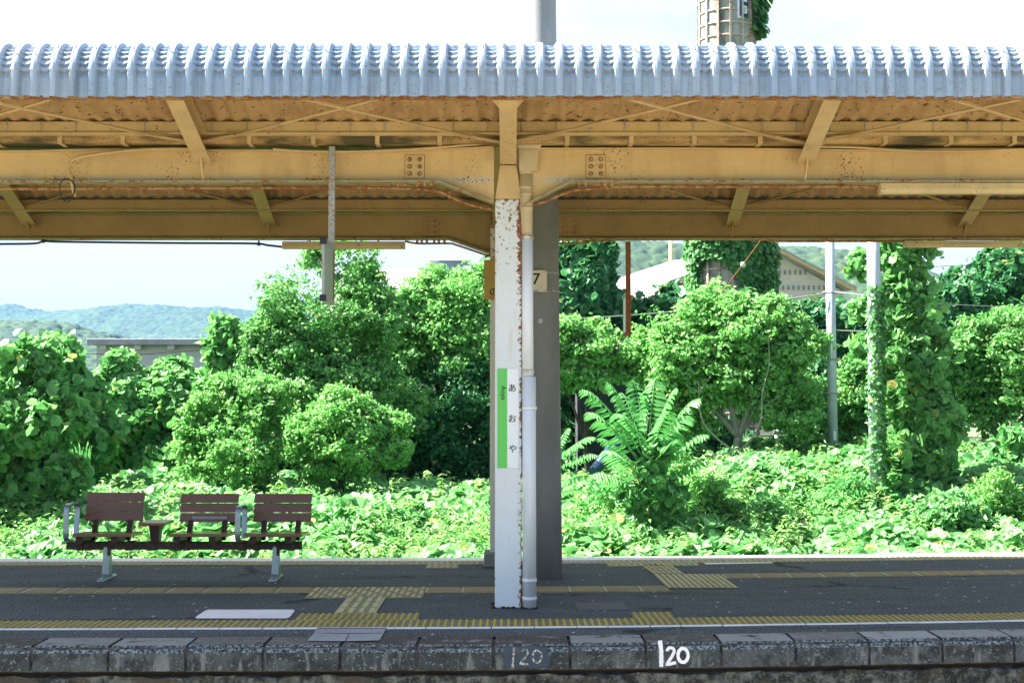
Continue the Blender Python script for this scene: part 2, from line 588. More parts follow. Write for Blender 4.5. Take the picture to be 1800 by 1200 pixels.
t = NT('pole_concrete', .85)
n1 = t.noise(60, 4, .7); n2 = t.noise(3, 5, .6, (1, 1, .3))
c = t.mix(t.ramp(n2, .3, .7), (0.15, 0.147, 0.138), (0.225, 0.222, 0.21))
c = t.mix(t.ramp(n1, .58, .70), c, (0.12, 0.12, 0.12))
t.col(c).bump(n1, .35, .004)
M['concrete'] = t.m
M['steelpole'] = flat('pale_steel_pole', (0.45, 0.50, 0.55), .5, .25, 6)
M['bluepipe'] = flat('blue_pipe', (0.02, 0.06, 0.16), .4, .3, 8)
M['wall_beige'] = flat('beige_wall', (0.52, 0.47, 0.38), .8, .12, 1.5)
M['wall_grey'] = flat('grey_wall', (0.46, 0.46, 0.45), .8, .15, 1.5)
M['roofwhite'] = flat('pale_roof_sheet', (0.37, 0.35, 0.34), .6, .2, 1.2)
M['roofgrey'] = flat('weathered_roof', (0.32, 0.32, 0.34), .8, .35, 3)
M['yellowpole'] = flat('yellow_pole', (0.60, 0.42, 0.14), .6, .15, 3)
M['darkwood'] = flat('dark_boards', (0.045, 0.05, 0.05), .9, .4, 5)
M['trim_y'] = flat('ochre_trim', (0.50, 0.36, 0.12), .7, .2, 4)
M['shutter'] = flat('cupola_blue_grey', (0.20, 0.27, 0.34), .6, .1, 3)

t = NT('chimney_tiles', .85)
n1 = t.noise(3, 6, .65)
c = t.mix(t.ramp(n1, .3, .7), (0.36, 0.36, 0.30), (0.20, 0.22, 0.19))
c = t.mix(t.ramp(t.noise(1.4, 4, .6, (1, 1, .3)), .52, .66), c, (0.07, 0.075, 0.06))
t.col(c); M['chimney'] = t.m
M['chimband'] = paint('chimney_band', (0.50, 0.40, 0.33), .60, 14, .7)
M['signblue'] = flat('chimney_sign_blue', (0.012, 0.05, 0.12), .5)


def leaf_mat(name, dark, lightc, trans=.35, rough=.52, spec=.40):
    t = NT(name, rough, 0, spec)
    g = t.n("ShaderNodeNewGeometry")
    r_ = g.outputs['Random Per Island']
    c = t.mix(r_, dark, lightc)
    c = t.mix(t.ramp(r_, .968, .975), c, (0.34, 0.30, 0.08))     # a few yellowed leaves
    c = t.mix(t.ramp(t.noise(1.3, 3), .35, .7), c, t.mix(.55, c, lightc))
    t.col(c)
    tr = t.n("ShaderNodeBsdfTranslucent")
    t.l(t.mix(1.0, c, (1.0, 1.2, 1.0, 1), 'MULTIPLY'), tr.inputs[0])
    ms = t.n("ShaderNodeMixShader"); ms.inputs[0].default_value = trans
    out = t.t.nodes['Material Output']
    t.l(t.b.outputs[0], ms.inputs[1]); t.l(tr.outputs[0], ms.inputs[2]); t.l(ms.outputs[0], out.inputs['Surface'])
    return t.m


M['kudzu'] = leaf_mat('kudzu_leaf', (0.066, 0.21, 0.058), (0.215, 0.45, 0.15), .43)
M['kudzu_dark'] = leaf_mat('kudzu_leaf_shaded', (0.02, 0.1, 0.045), (0.085, 0.27, 0.095), .38)  # shade of the thickets put into a darker leaf colour
M['tree'] = leaf_mat('tree_leaf', (0.062, 0.205, 0.055), (0.215, 0.45, 0.13), .43)
M['bush'] = leaf_mat('bush_leaf', (0.105, 0.29, 0.07), (0.255, 0.5, 0.15), .43)
M['cover'] = leaf_mat('ground_cover_leaf', (0.075, 0.26, 0.075), (0.21, 0.45, 0.165), .40)
M['frond'] = leaf_mat('frond_leaf', (0.08, 0.29, 0.075), (0.17, 0.43, 0.135), .42)
M['ivy'] = leaf_mat('ivy_leaf', (0.035, 0.16, 0.045), (0.14, 0.35, 0.1), .42)
M['weed'] = leaf_mat('weed_leaf', (0.12, 0.30, 0.07), (0.28, 0.45, 0.14), .36)
M['bark'] = flat('bark', (0.055, 0.045, 0.035), .9, .5, 14, 0, .6)
M['bark_pale'] = flat('pale_bark', (0.30, 0.28, 0.24), .9, .3, 14, 0, .4)
M['soil'] = flat('soil', (0.035, 0.06, 0.025), .95, .4, 1.5)
t = NT('field_ground', .95)
n1 = t.noise(.02, 6, .6)
t.col(t.mix(t.ramp(n1, .35, .65), (0.06, 0.10, 0.04), (0.13, 0.14, 0.08)))
M['ground'] = t.m
t = NT('forest_hill', .95)
n1 = t.noise(.03, 5, .6); n2 = t.noise(.12, 4, .6)
c = t.mix(t.ramp(n1, .35, .65), (0.009, 0.034, 0.013), (0.034, 0.072, 0.022))
t.col(t.mix(t.ramp(n2, .5, .7), c, (0.060, 0.090, 0.030)))
M['hill'] = t.m

# ------------------------------------------------------------------ ground, platform
mb = MB()
mb.add([(-5000, -400, -1.2), (5000, -400, -1.2), (5000, 5400, -1.2), (-5000, 5400, -1.2)], [(0, 1, 2, 3)])
tag(mb.build('ground', M['ground']), kind='structure')

t = NT('ballast', .95)
n1 = t.noise(14, 5, .7)
t.col(t.mix(t.ramp(n1, .35, .65), (0.20, 0.165, 0.125), (0.36, 0.31, 0.25))).bump(n1, .8, .03)
M['ballast'] = t.m
mb = MB()
mb.add([(-60, 1.2, -1.12), (60, 1.2, -1.12), (60, 8.5, -1.12), (-60, 8.5, -1.12)], [(0, 1, 2, 3)])
tag(mb.build('track_ballast', M['ballast']), kind='structure')
YE, YA, YR = 8.63, 8.965, 13.42      # front edge, back of the edge blocks, rear edge
XS = np.arange(-9.0, 9.01, 0.25)


def ribbon(mb, y0, y1, z, x0=-9, x1=9, step=.25, mi=0, thick=0.0):
    n = max(1, int(round((x1 - x0) / step)))
    vs, fs = [], []
    for i in range(n + 1):
        X = x0 + (x1 - x0) * i / n
        b = bend(X)
        vs += [(X, y0 + b, z), (X, y1 + b, z)]
    for i in range(n):
        fs.append((2 * i, 2 * i + 2, 2 * i + 3, 2 * i + 1))
    mb.add(vs, fs, mi)
    return mb


def xbox(mb, x0, x1, y0, y1, z0, z1, mi=0):
    """a low box laid on the curved platform"""
    pts = []
    for z in (z0, z1):
        for y in (y0, y1):
            for x in (x0, x1):
                pts.append((x, y + bend(x), z))
    return mb.hexa(pts, mi)


mb = MB()
ribbon(mb, YA - .03, YR, 0.0)
tag(mb.build('platform_surface', M['asphalt']), kind='structure')
mb = MB()   # the rear wall below the far edge
n = len(XS)
for i in range(n - 1):
    a, b = XS[i], XS[i + 1]
    mb.add([(a, YR + bend(a), -1.2), (b, YR + bend(b), -1.2), (b, YR + bend(b), .0), (a, YR + bend(a), .0)], [(0, 1, 2, 3)])
tag(mb.build('platform_rear_wall', M['oldwall']), kind='structure')

# edge blocks
BW = 0.5
X0 = -3.12
mb = MB()
for k in range(-11, 25):
    a = X0 + BW * k + .009
    b = a + BW - .018
    j = random.uniform(-.004, .004)
    jz = random.uniform(-.003, .003)
    fa, fb = YE + bend(a) + j, YE + bend(b) + j
    ch = .045
    # front
    zt, zc, zb = .002 + jz, -.043 + jz, -.160
    def row(z, dy): return [(a, fa + dy, z), (b, fb + dy, z)]
    v = row(zb, 0) + row(zc, 0) + row(zt, ch) + [(a, YA + bend(a) - .01, zt), (b, YA + bend(b) - .01, zt)]
    v += [(a, YA + bend(a) - .01, zb), (b, YA + bend(b) - .01, zb)]
    base = len(mb.v)
    mb.add(v, [(0, 1, 3, 2), (0, 8, 9, 1), (8, 6, 7, 9), (0, 2, 4, 6, 8), (1, 9, 7, 5, 3)], 0)
    mb.f.append((base + 2, base + 3, base + 5, base + 4)); mb.m.append(2); mb.sm.append(False)
    mb.f.append((base + 4, base + 5, base + 7, base + 6)); mb.m.append(1); mb.sm.append(False)
eb = mb.build('platform_edge_blocks', [M['edge'], M['edge_top'], M['chamfer']], bevel=.006)
tag(eb, kind='structure')
mb = MB()
for i in range(n - 1):
    a, b = XS[i], XS[i + 1]
    for (dy0, dy1, z0, z1) in ((.022, .30, -.168, -.012),):
        mb.hexa([(a, YE + dy0 + bend(a), z0), (b, YE + dy0 + bend(b), z0), (a, YE + dy1 + bend(a), z0), (b, YE + dy1 + bend(b), z0),
                 (a, YE + dy0 + bend(a), z1), (b, YE + dy0 + bend(b), z1), (a, YE + dy1 + bend(a), z1), (b, YE + dy1 + bend(b), z1)])
tag(mb.build('platform_edge_joints', M['joint'], fix=False), kind='structure')
mb = MB()
xs2 = np.arange(-9, 9.01, .06)
for i in range(len(xs2) - 1):
    a, b = xs2[i], xs2[i + 1]
    r0 = .012 * math.sin(a * 9) + .008 * math.sin(a * 31 + 1)
    r1 = .012 * math.sin(b * 9) + .008 * math.sin(b * 31 + 1)
    ya, yb = YE + .012 + bend(a), YE + .012 + bend(b)
    mb.add([(a, ya + .05, -.168), (b, yb + .05, -.168), (b, yb + .05, -.2), (a, ya + .05, -.2)], [(0, 3, 2, 1)], 1)
    mb.add([(a, ya + .05, -.196), (b, yb + .05, -.196), (b, yb + r1, -.200 + r1 * .5), (a, ya + r0, -.200 + r0 * .5),
            (a, ya + r0 * .8, -.7), (b, yb + r1 * .8, -.7), (a, ya + .02, -1.2), (b, yb + .02, -1.2)],
           [(0, 3, 2, 1), (3, 4, 5, 2), (4, 6, 7, 5)], 0)
tag(mb.build('platform_front_wall', [M['oldwall'], M['gap']], fix=False), kind='structure')

# painted lines and patches
mb = MB()
ZL = .004
x = -9.0
while x < 9:
    w = random.choice((.30, .30, .22, .38, .16))
    yy = 9.262 + random.uniform(-.004, .004)
    xbox(mb, x, x + w - random.uniform(.004, .012), yy - .008, yy + .036, .0005, .006)
    x += w
ribbon(mb, 13.14, 13.40, ZL)
tag(mb.build('white_line', M['line']), kind='structure')


def ground_poly(mb, pix, z=ZL, mi=0):
    g = [G(a, b, z) for a, b in pix]
    mb.add(g, [tuple(range(len(g)))], mi)


mb = MB()
ground_poly(mb, [(343, 1084), (346, 1086), (503, 1086), (509, 1084), (518, 1072.5), (515, 1070.5), (366, 1070.5), (361, 1072)])
tag(mb.build('painted_patch', M['patch']), kind='structure')
mb = MB()
ground_poly(mb, [(1241, 991), (1360, 989), (1347, 983), (1230, 985)])
tag(mb.build('painted_patch', M['patch_green']), kind='structure')
mb = MB()
ground_poly(mb, [(1752, 980.5), (1900, 978), (1880, 973), (1729, 975.5)])
tag(mb.build('painted_patch', M['patch']), kind='structure')
mb = MB()
ground_poly(mb, [(551, 1112.3), (674, 1112), (680, 1102.5), (558, 1102.5)], .006)
tag(mb.build('repair_patch', M['grey_patch']), kind='structure')
mb = MB()
ground_poly(mb, [(540, 1125.3), (606, 1126), (613, 1113.2), (551, 1112.6)], .009)
ground_poly(mb, [(608, 1126), (667, 1124.5), (674, 1112.6), (615, 1113.2)], .009)
tag(mb.build('repair_slab', M['slab_pale']), kind='structure')
mb = MB()
ground_poly(mb, [(986, 989.5), (1062, 988), (1055, 983.5), (986, 984.3)], .009)
tag(mb.build('repair_slab', M['grey_patch']), kind='structure')


# tactile paving
def dome(mb, x, y, z, r=.0112, h=.006, mi=1):
    y += bend(x)
    vs = []
    for (rr, hh) in ((1, 0), (.62, 1)):
        for k in range(6):
            t_ = k * math.pi / 3
            vs.append((x + r * rr * math.cos(t_), y + r * rr * math.sin(t_), z + h * hh))
    fs = [(k, (k + 1) % 6, 6 + (k + 1) % 6, 6 + k) for k in range(6)] + [(6, 7, 8, 9, 10, 11)]
    mb.add(vs, fs, mi)


def dot_tile(mb, x0, x1, y0, y1, px=.0517, py=.05, base=0, d=1, r=.0112):
    xbox(mb, x0 + .001, x1 - .001, y0 + .001, y1 - .001, .0003, .006, base)
    nx = max(1, int(round((x1 - x0) / px))); ny = max(1, int(round((y1 - y0) / py)))
    for i in range(nx):
        for j in range(ny):
            dome(mb, x0 + (i + .5) * (x1 - x0) / nx, y0 + (j + .5) * (y1 - y0) / ny, .006, r, .007, d)


TM = [M['tile_grey'], M['dome'], M['tile'], M['bar'], M['bar_pale'], M['rim']]
mb = MB()
x = -8.4
while x < 8.2:
    dot_tile(mb, x, x + .3, 9.30, 9.60)
    x += .3
# wider pads on the front strip
ga, gb = G(521, 1086), G(736, 1086)
nx = 3
for i in range(nx):
    w = (gb.x - ga.x) / nx
    dot_tile(mb, ga.x + i * w, ga.x + (i + 1) * w, 9.60, 9.90)
ga, gb = G(1113, 1085), G(1184, 1084)
dot_tile(mb, ga.x, gb.x, 9.60, 9.87)
tag(mb.build('tactile_paving', TM, fix=False), kind='structure')

mb = MB()


def bar_tile(mb, x0, x1, y0, y1, along='x', nb=4, mi_base=2, mi_bar=3):
    xbox(mb, x0 + .002, x1 - .002, y0 + .001, y1 - .001, .0003, .006, mi_base)
    xbox(mb, x0 + .003, x0 + .022, y0 + .004, y1 - .004, .006, .0085, 5)
    if along == 'x':
        for i in range(nb):
            yc = y0 + (i + .5) * (y1 - y0) / nb
            xbox(mb, x0 + .03, x1 - .03, yc - .018, yc + .018, .006, .012, mi_bar)
    else:
        for i in range(nb):
            xc = x0 + (i + .5) * (x1 - x0) / nb
            xbox(mb, xc - .018, xc + .018, y0 + .012, y1 - .012, .006, .012, mi_bar)


gl = G(547, 1040).x
x = gl - .3
while x > -8:
    bar_tile(mb, x, x + .3, 10.98, 11.28, mi_bar=3)
    x -= .3
gr = G(747, 1040).x
# pad of two rows of worn dots before the front lane
nx = 3
w = (gr - gl) / nx
for i in range(nx):
    for (a, b) in ((10.98, 11.28), (10.69, 10.98)):
        xbox(mb, gl + i * w + .001, gl + (i + 1) * w - .001, a + .001, b - .001, .0003, .006, 2)
        for u in range(6):
            for v_ in range(3):
                xc = gl + i * w + (u + .5) * w / 6; yc = a + (v_ + .5) * (b - a) / 3
                xbox(mb, xc - .014, xc + .014, yc - .034, yc + .034, .006, .011, 4 if (u + v_) % 3 else 3)
a1, b1 = G(603, 1060).x, G(672, 1060).x
for j in range(3):
    y1_, y0_ = 10.69 - j * .263, 10.69 - (j + 1) * .263
    xbox(mb, a1, b1, y0_ + .001, y1_ - .001, .0003, .006, 2)
    xbox(mb, a1, a1 + .02, y0_, y1_, .006, .0085, 5)
    xbox(mb, b1 - .02, b1, y0_, y1_, .006, .0085, 5)
    for u in range(4):
        xc = a1 + (u + .5) * (b1 - a1) / 4
        xbox(mb, xc - .018, xc + .018, y0_ + .04, y1_ - .03, .006, .013, 4)
# guide lane on to the right as far as the crossing pad
x = gr
xe = G(1172, 1031).x
while x < xe - .1:
    w_ = min(.3, xe - x)
    bar_tile(mb, x, x + w_, 10.98 - .02, 11.28 - .02, mi_bar=3)
    x += .3
# crossing: slanting band of ribs up to the rear strip
def slant(mb, quad, nb, mi_base, mi_bar, seg=1):
    g = [G(*q, .006) for q in quad]      # near-left, near-right, far-right, far-left
    mb.add([(p.x, p.y, .006) for p in g] , [(0, 1, 2, 3)], mi_base)
    for i in range(nb):
        u0 = (i + .22) / nb; u1 = (i + .70) / nb
        for s_ in range(seg):
            v0 = (s_ + (.04 if seg == 1 else .12)) / seg; v1 = (s_ + (.96 if seg == 1 else .82)) / seg
            def q(u, v):
                a = g[0].lerp(g[1], u); b = g[3].lerp(g[2], u)
                return a.lerp(b, v)
            c4 = [q(u0, v0), q(u1, v0), q(u0, v1), q(u1, v1)]
            mb.hexa([(p.x, p.y, .0062) for p in c4] + [(p.x, p.y, .013) for p in c4], mi_bar)
slant(mb, [(1173, 1033), (1300, 1033), (1264, 1008.5), (1148, 1008)], 12, 2, 4)
slant(mb, [(1148, 1007.6), (1203, 1007.6), (1176, 989.5), (1123, 991)], 6, 2, 5, 4)
x = G(1266, 1009).x
while x < 8:
    bar_tile(mb, x, x + .3, 11.70, 11.98, mi_base=2, mi_bar=3)
    x += .3
tag(mb.build('tactile_guide_path', TM, fix=False), kind='structure')
mb = MB()
x = -8.7
while x < 8.6:
    dot_tile(mb, x, x + .3, 12.84, 13.12, .06, .07, 2, 4, .016)
    x += .3
ga = G(752, 990).x
for i in range(1):
    dot_tile(mb, ga, ga + .31, 12.56, 12.84, .06, .07, 2, 4, .016)
ga, gb = G(1065, 989).x, G(1222, 987).x
for i in range(3):
    w_ = (gb - ga) / 3
    dot_tile(mb, ga + i * w_, ga + (i + 1) * w_, 12.62, 12.84, .06, .07, 2, 4, .016)
tag(mb.build('tactile_paving', TM, fix=False), kind='structure')

# drain cover
q = [G(1017, 1073.5), G(1105, 1072), G(1095, 1059.5), G(1010, 1061)]
root = thing('drain_cover', (sum(p.x for p in q) / 4, sum(p.y for p in q) / 4, 0), 'dark grey ribbed drain cover set in the asphalt right of the white post', 'drain cover')
mb = MB()
mb.hexa([(p.x, p.y, .0005) for p in (q[0], q[1], q[3], q[2])] + [(p.x, p.y, .006) for p in (q[0], q[1], q[3], q[2])])
mb.build('frame', M['grate'], root)
mb = MB()
for i in range(22):
    u0, u1 = (i + .3) / 22, (i + .75) / 22
    a, b = q[0].lerp(q[1], u0), q[0].lerp(q[1], u1)
    c_, d_ = q[3].lerp(q[2], u0), q[3].lerp(q[2], u1)
    mb.hexa([(p.x, p.y, .0062) for p in (a, b, c_, d_)] + [(p.x, p.y, .0105) for p in (a, b, c_, d_)])
mb.build('grating', M['grate'], root)


# ------------------------------------------------------------------ numbers painted on the edge blocks
def stroke(mb, pts, w, y, thick=.002, gaps=0.0, jit=.15, wob=0.0):
    """hand painted stroke in the XZ plane, standing proud of the face at y"""
    dense = []
    for i in range(len(pts) - 1):
        a, b = pts[i], pts[i + 1]
        L = math.hypot(b[0] - a[0], b[1] - a[1])
        m = max(2, int(L / (w * .35)))
        for k in range(m):
            dense.append((a[0] + (b[0] - a[0]) * k / m, a[1] + (b[1] - a[1]) * k / m))
    dense.append(pts[-1])
    L, Rr = [], []
    for i, p in enumerate(dense):
        a = dense[max(i - 1, 0)]; b = dense[min(i + 1, len(dense) - 1)]
        dx, dz = b[0] - a[0], b[1] - a[1]
        l = math.hypot(dx, dz) or 1
        ww = w / 2 * (1 + random.uniform(-jit, jit))
        L.append((p[0] - dz / l * ww, p[1] + dx / l * ww)); Rr.append((p[0] + dz / l * ww, p[1] - dx / l * ww))
    for i in range(len(dense) - 1):
        if random.random() < gaps: continue
        yf = y
        quad = [L[i], L[i + 1], Rr[i + 1], Rr[i]]
        vs = [(u, yf + bend(u) - thick, z) for u, z in quad] + [(u, yf + bend(u) + .004, z) for u, z in quad]
        mb.add(vs, [(0, 1, 2, 3), (7, 6, 5, 4), (0, 4, 5, 1), (1, 5, 6, 2), (2, 6, 7, 3), (3, 7, 4, 0)])


def face_pt(px, py):
    p = P(px, py, YE + .12)
    p = P(px, py, YE + bend(p.x))
    return (p.x, p.z)


def strokes(lst, w, gaps, mat, name, label, jit):
    mb = MB()
    for s_ in lst:
        stroke(mb, [face_pt(*q_) for q_ in s_], w, YE - .003, gaps=gaps, jit=jit)
    o = mb.build(name, mat, fix=True)
    return tag(o, label, 'painted number')


def arc(cx, cy, rx, ry, a0, a1, n=14):
    return [(cx + rx * math.cos(R(a0 + (a1 - a0) * i / n)), cy + ry * math.sin(R(a0 + (a1 - a0) * i / n))) for i in range(n + 1)]


S = 380.0 / 1800
def zz(x, y): return (860 + x * S, 1100 + y * S * 1.0)
new_num = [[zz(1420, 118), zz(1432, 200), zz(1432, 335)],
           [zz(1482, 205)] + [zz(*p) for p in arc(1510, 205, 30, 28, 200, 370, 8)] + [zz(1520, 250), zz(1475, 318), zz(1555, 300)],
           [zz(*p) for p in arc(1613, 240, 42, 58, 0, 360, 22)]]
def number(sets, widths, mat, y, label, gaps, jit):
    p0 = face_pt(*sets[1][0])
    root = thing('painted_number', (p0[0], YE + bend(p0[0]), -.15), label, 'painted number')
    for s_, w in zip(sets, widths):
        mb = MB()
        stroke(mb, [face_pt(*q_) for q_ in s_], w * S / ppm(YE), y, gaps=gaps, jit=jit)
        mb.build('digit', mat, root)


number(new_num, (34, 25, 27), M['white_num'], YE - .003, 'bright white hand painted number 120 on the platform edge, the fresher one', 0, .10)
old_num = [[zz(205, 175), zz(195, 345)],
           [zz(268, 205), zz(300, 188), zz(325, 215), zz(300, 255), zz(255, 310), zz(325, 312)],
           [zz(*p) for p in arc(398, 250, 36, 52, -80, 280, 18)]]
number(old_num, (17, 17, 17), M['faded_num'], YE - .0055, 'faded flaking number 120 on a dark navy repainted block', .12, .45)
mb = MB()
pp = [zz(115, 168), zz(125, 320), zz(160, 345), zz(480, 345), zz(505, 290), zz(480, 175), zz(400, 162)]
pv = [face_pt(*q_) for q_ in pp]
mb.add([(u, YE + bend(u) - .0065, z) for u, z in pv] + [(u, YE + bend(u) + .002, z) for u, z in pv],
       [tuple(range(7))] + [(i, (i + 1) % 7, 7 + (i + 1) % 7, 7 + i) for i in range(7)])
tag(mb.build('painted_patch', M['navy_patch']), kind='structure')

# ------------------------------------------------------------------ the canopy
CAN = thing('platform_canopy', (-.03, 10.25, 0), 'weathered beige steel platform canopy with a pale corrugated butterfly roof', 'canopy')
XL, XR = -12.5, 8.0
PITCH = 0.1312
RIB = .030


def corrugated(name, rows, x0, x1, mats, parent, bow=0.0):
    """rows: (Y, Z, nY, nZ, crimp, tY, tZ); profile runs along X"""
    prof = [(0.0, 0, 0), (.115, 0, .5), (.23, 0, 1), (.345, 0, .5), (.46, 0, 0), (.58, 1, 0), (.72, 1.08, 0), (.86, 1, 0)]
    nr = int(math.ceil((x1 - x0) / PITCH))
    us, hs, cs = [], [], []
    for k in range(nr):
        for (u, h, c_) in prof:
            us.append(x0 + (k + u) * PITCH); hs.append(h); cs.append(c_)
    us.append(x0 + nr * PITCH); hs.append(0); cs.append(0)
    us, hs, cs = np.array(us), np.array(hs), np.array(cs)
    isv = (hs < .5).astype(float)
    allv = []
    for layer in (0, 1):
        for (Y, Z, nY, nZ, cr, tY, tZ) in rows:
            d = hs * RIB + isv * cr
            sh = cs * isv * (.010 if abs(cr) > 1e-6 else 0)
            if layer:                               # the underside reads as one soft wave
                d = RIB * (.5 + .5 * np.cos(2 * math.pi * ((us - x0) / PITCH - .72))) - .022
                sh = 0 * cs
            # hairline unevenness between ribs
            y = Y + nY * d + tY * sh + bow * us ** 2
            z = Z + nZ * d + tZ * sh
            allv.append(np.stack([us, y, z], 1))
    nc = len(us)
    V = np.concatenate(allv)
    q = []
    nR = len(rows)
    i, j = np.meshgrid(np.arange(nR - 1), np.arange(nc - 1), indexing='ij')
    a = (i * nc + j).ravel()
    top = np.stack([a, a + 1, a + 1 + nc, a + nc], 1)
    o_ = nR * nc
    bot = top[:, ::-1] + o_
    quads = np.concatenate([top, bot])
    mi = np.concatenate([np.zeros(len(top)), np.ones(len(bot))])
    o = fast_mesh(name, V, quads, mats, parent, mat_idx=mi)
    o.data.polygons.foreach_set("use_smooth", mi > .5)
    return o


def rows_line(p, q, n, ny, nz):
    return [(p[0] + (q[0] - p[0]) * i / n, p[1] + (q[1] - p[1]) * i / n, ny, nz, 0, 0, 0) for i in range(n + 1)]


# front wing with its crimp-curved eave
RA = .225
cy, cz = 8.72 + RA, 3.80
rows = [(8.72, z, -1, 0, 0, 0, 0) for z in (3.636, 3.70, 3.765)]
NCR = 9
A1 = 107.0
for k in range(NCR):
    for (f_, cr) in ((0, -.015), (.20, .010), (.60, .004), (.96, -.005)):
        a = R((k + f_) / NCR * A1 + 3)
        nY, nZ = -math.cos(a), math.sin(a)
        rows.append((cy + RA * nY, cz + RA * nZ, nY, nZ, cr, -nZ, -nY * -1 if False else nY))
a = R(A1 + 3)
pe = (cy - RA * math.cos(a), cz + RA * math.sin(a))
rows += rows_line(pe, (10.075, 3.708), 4, -math.cos(a), math.sin(a))
roof = corrugated('roof_sheet', rows, XL, XR, [M['roof'], M['roof_under']], CAN, bow=.0022)
s18 = (math.sin(R(18)), math.cos(R(18)))
corrugated('roof_sheet', rows_line((10.20, 3.69), (11.45, 4.08), 4, -s18[0], s18[1]), XL, XR, [M['roof'], M['roof_under']], CAN)
corrugated('roof_sheet', rows_line((11.45, 4.08), (12.72, 3.49), 4, s18[0], s18[1]), XL, XR, [M['roof'], M['roof_under']], CAN)
rr = rows_line((12.84, 3.50), (13.50, 3.72), 3, -s18[0], s18[1])
for k in range(8):
    a = R(108 - k * 108 / 7)
    rr.append((13.55 + .18 * math.cos(a), 3.55 + .18 * math.sin(a), math.cos(a), math.sin(a), 0, 0, 0))
rr.append((13.73, 3.42, 1, 0, 0, 0, 0))
corrugated('roof_sheet', rr, XL, XR, [M['roof'], M['roof_under']], CAN)

# fixing bolts on the eave
bolt0 = None
for k in range(int((XR - XL) / PITCH)):
    xx = XL + (k + .72) * PITCH
    if random.random() < .72 and abs(xx) < 4.2:
        a = R(38)
        y = cy - (RA + RIB) * math.cos(a) + .0022 * xx * xx
        z = cz + (RA + RIB) * math.sin(a)
        if bolt0 is None:
            bolt0 = MB().tube([(xx, y, z - .001), (xx, y - .018, z + .026)], .0045, 6).build('hook_bolt', M['rod'], CAN)
            b0 = (xx, y, z)
        else:
            c_ = bolt0.copy(); COL.objects.link(c_)
            c_.parent = CAN
            c_.location = (xx - b0[0], y - b0[1], z - b0[2])
            c_.rotation_euler = (0, random.uniform(-.006, .006), 0)

# long beams: web and flanges with a haunch at the post
FB_Y, RB_Y = 10.16, 12.86


def ibeam(name, Yw, x0, x1, zb, zt, haunch, mat, flange_mat, fw=.125):
    """haunch: list of (x, z) for the bottom line running from x0 to x1"""
    mb = MB()
    bot = haunch
    top = [(x0, zt), (x1, zt)] if not isinstance(zt, list) else zt
    poly = bot + list(reversed(top))
    mb.prism(poly, Yw - .006, Yw + .006, 'y')
    o = mb.build(name, mat, CAN)
    fl = MB()
    for i in range(len(bot) - 1):
        a, b = bot[i], bot[i + 1]
        fl.hexa([(a[0], Yw - fw / 2, a[1] - .012), (b[0], Yw - fw / 2, b[1] - .012), (a[0], Yw + fw / 2, a[1] - .012), (b[0], Yw + fw / 2, b[1] - .012),
                 (a[0], Yw - fw / 2, a[1]), (b[0], Yw - fw / 2, b[1]), (a[0], Yw + fw / 2, a[1]), (b[0], Yw + fw / 2, b[1])])
    fl.build('bottom_flange', flange_mat, o, bevel=.002)
    fl = MB()
    for i in range(len(top) - 1):
        a, b = top[i], top[i + 1]
        fl.hexa([(a[0], Yw - fw / 2, a[1]), (b[0], Yw - fw / 2, b[1]), (a[0], Yw + fw / 2, a[1]), (b[0], Yw + fw / 2, b[1]),
                 (a[0], Yw - fw / 2, a[1] + .012), (b[0], Yw - fw / 2, b[1] + .012), (a[0], Yw + fw / 2, a[1] + .012), (b[0], Yw + fw / 2, b[1] + .012)])
    fl.build('top_flange', mat, o, bevel=.002)
    return o


def Zf(py): return P(900, py, FB_Y - .06).z
def Zr(py): return P(900, py, RB_Y - .06).z
def Xf(px): return P(px, 318, FB_Y - .06).x
def Xr(px): return P(px, 420, RB_Y - .06).x


fbz, ftz = Zf(317), Zf(266)
t = NT('front_beam_paint', .55)
o_ = t.sep()
d = t.noise(2.2, 6, .65)
c = t.mix(t.ramp(d, .35, .75), (0.52, 0.35, 0.16), (0.65, 0.46, 0.225))
c = t.mix(t.ramp(t.noise(9, 4, .6, (1, 1, .22)), .52, .85), c, (0.45, 0.29, 0.12))
low = t.math('MAXIMUM', t.math('SUBTRACT', 1.0, t.math('MULTIPLY', t.math('ABSOLUTE', t.math('SUBTRACT', o_[2], fbz + .012)), 30)), 0.0)
c = t.mix(t.math('MULTIPLY', low, t.ramp(t.noise(5, 5, .7), .35, .6)), c, (0.42, 0.42, 0.44))      # bare undercoat along the lower edge
n1 = t.noise(60, 5, .62); n2 = t.noise(2.0, 3, .6)
mk = t.math('ADD', t.math('MULTIPLY', n1, .66), t.math('ADD', t.math('MULTIPLY', n2, .34), t.math('MULTIPLY', low, .07)))
c = t.mix(t.ramp(mk, .615, .64), c, (0.11, 0.042, 0.014))
t.col(c); t.bump(t.math('ADD', t.noise(24, 5, .6), t.ramp(mk, .615, .64)), .35, .004)
M['beam_front'] = t.m
wob = lambda x: .008 * math.sin(x * 1.7) + .004 * math.sin(x * 3.9 + 1)
topL = [(XL + i * (Xf(868) - XL) / 24, ftz + wob(XL + i * (Xf(868) - XL) / 24) + (.03 if i == 24 else .015 if i == 23 else 0)) for i in range(25)]
topR = [(Xf(915) + i * (XR - Xf(915)) / 12, ftz + wob(Xf(915) + i * (XR - Xf(915)) / 12) + .012) for i in range(13)]
ibeam('beam', FB_Y, XL, Xf(868), fbz, topL, [(XL, fbz - .006), (Xf(770), fbz), (Xf(868), Zf(354))], M['beam_front'], M['flange'])
ibeam('beam', FB_Y, Xf(915), XR, fbz, topR, [(Xf(915), Zf(362)), (Xf(1003), fbz), (XR, fbz)], M['beam_front'], M['flange'])
rbz, rtz = Zr(418), Zr(377)
PR = -.12   # rear post centre
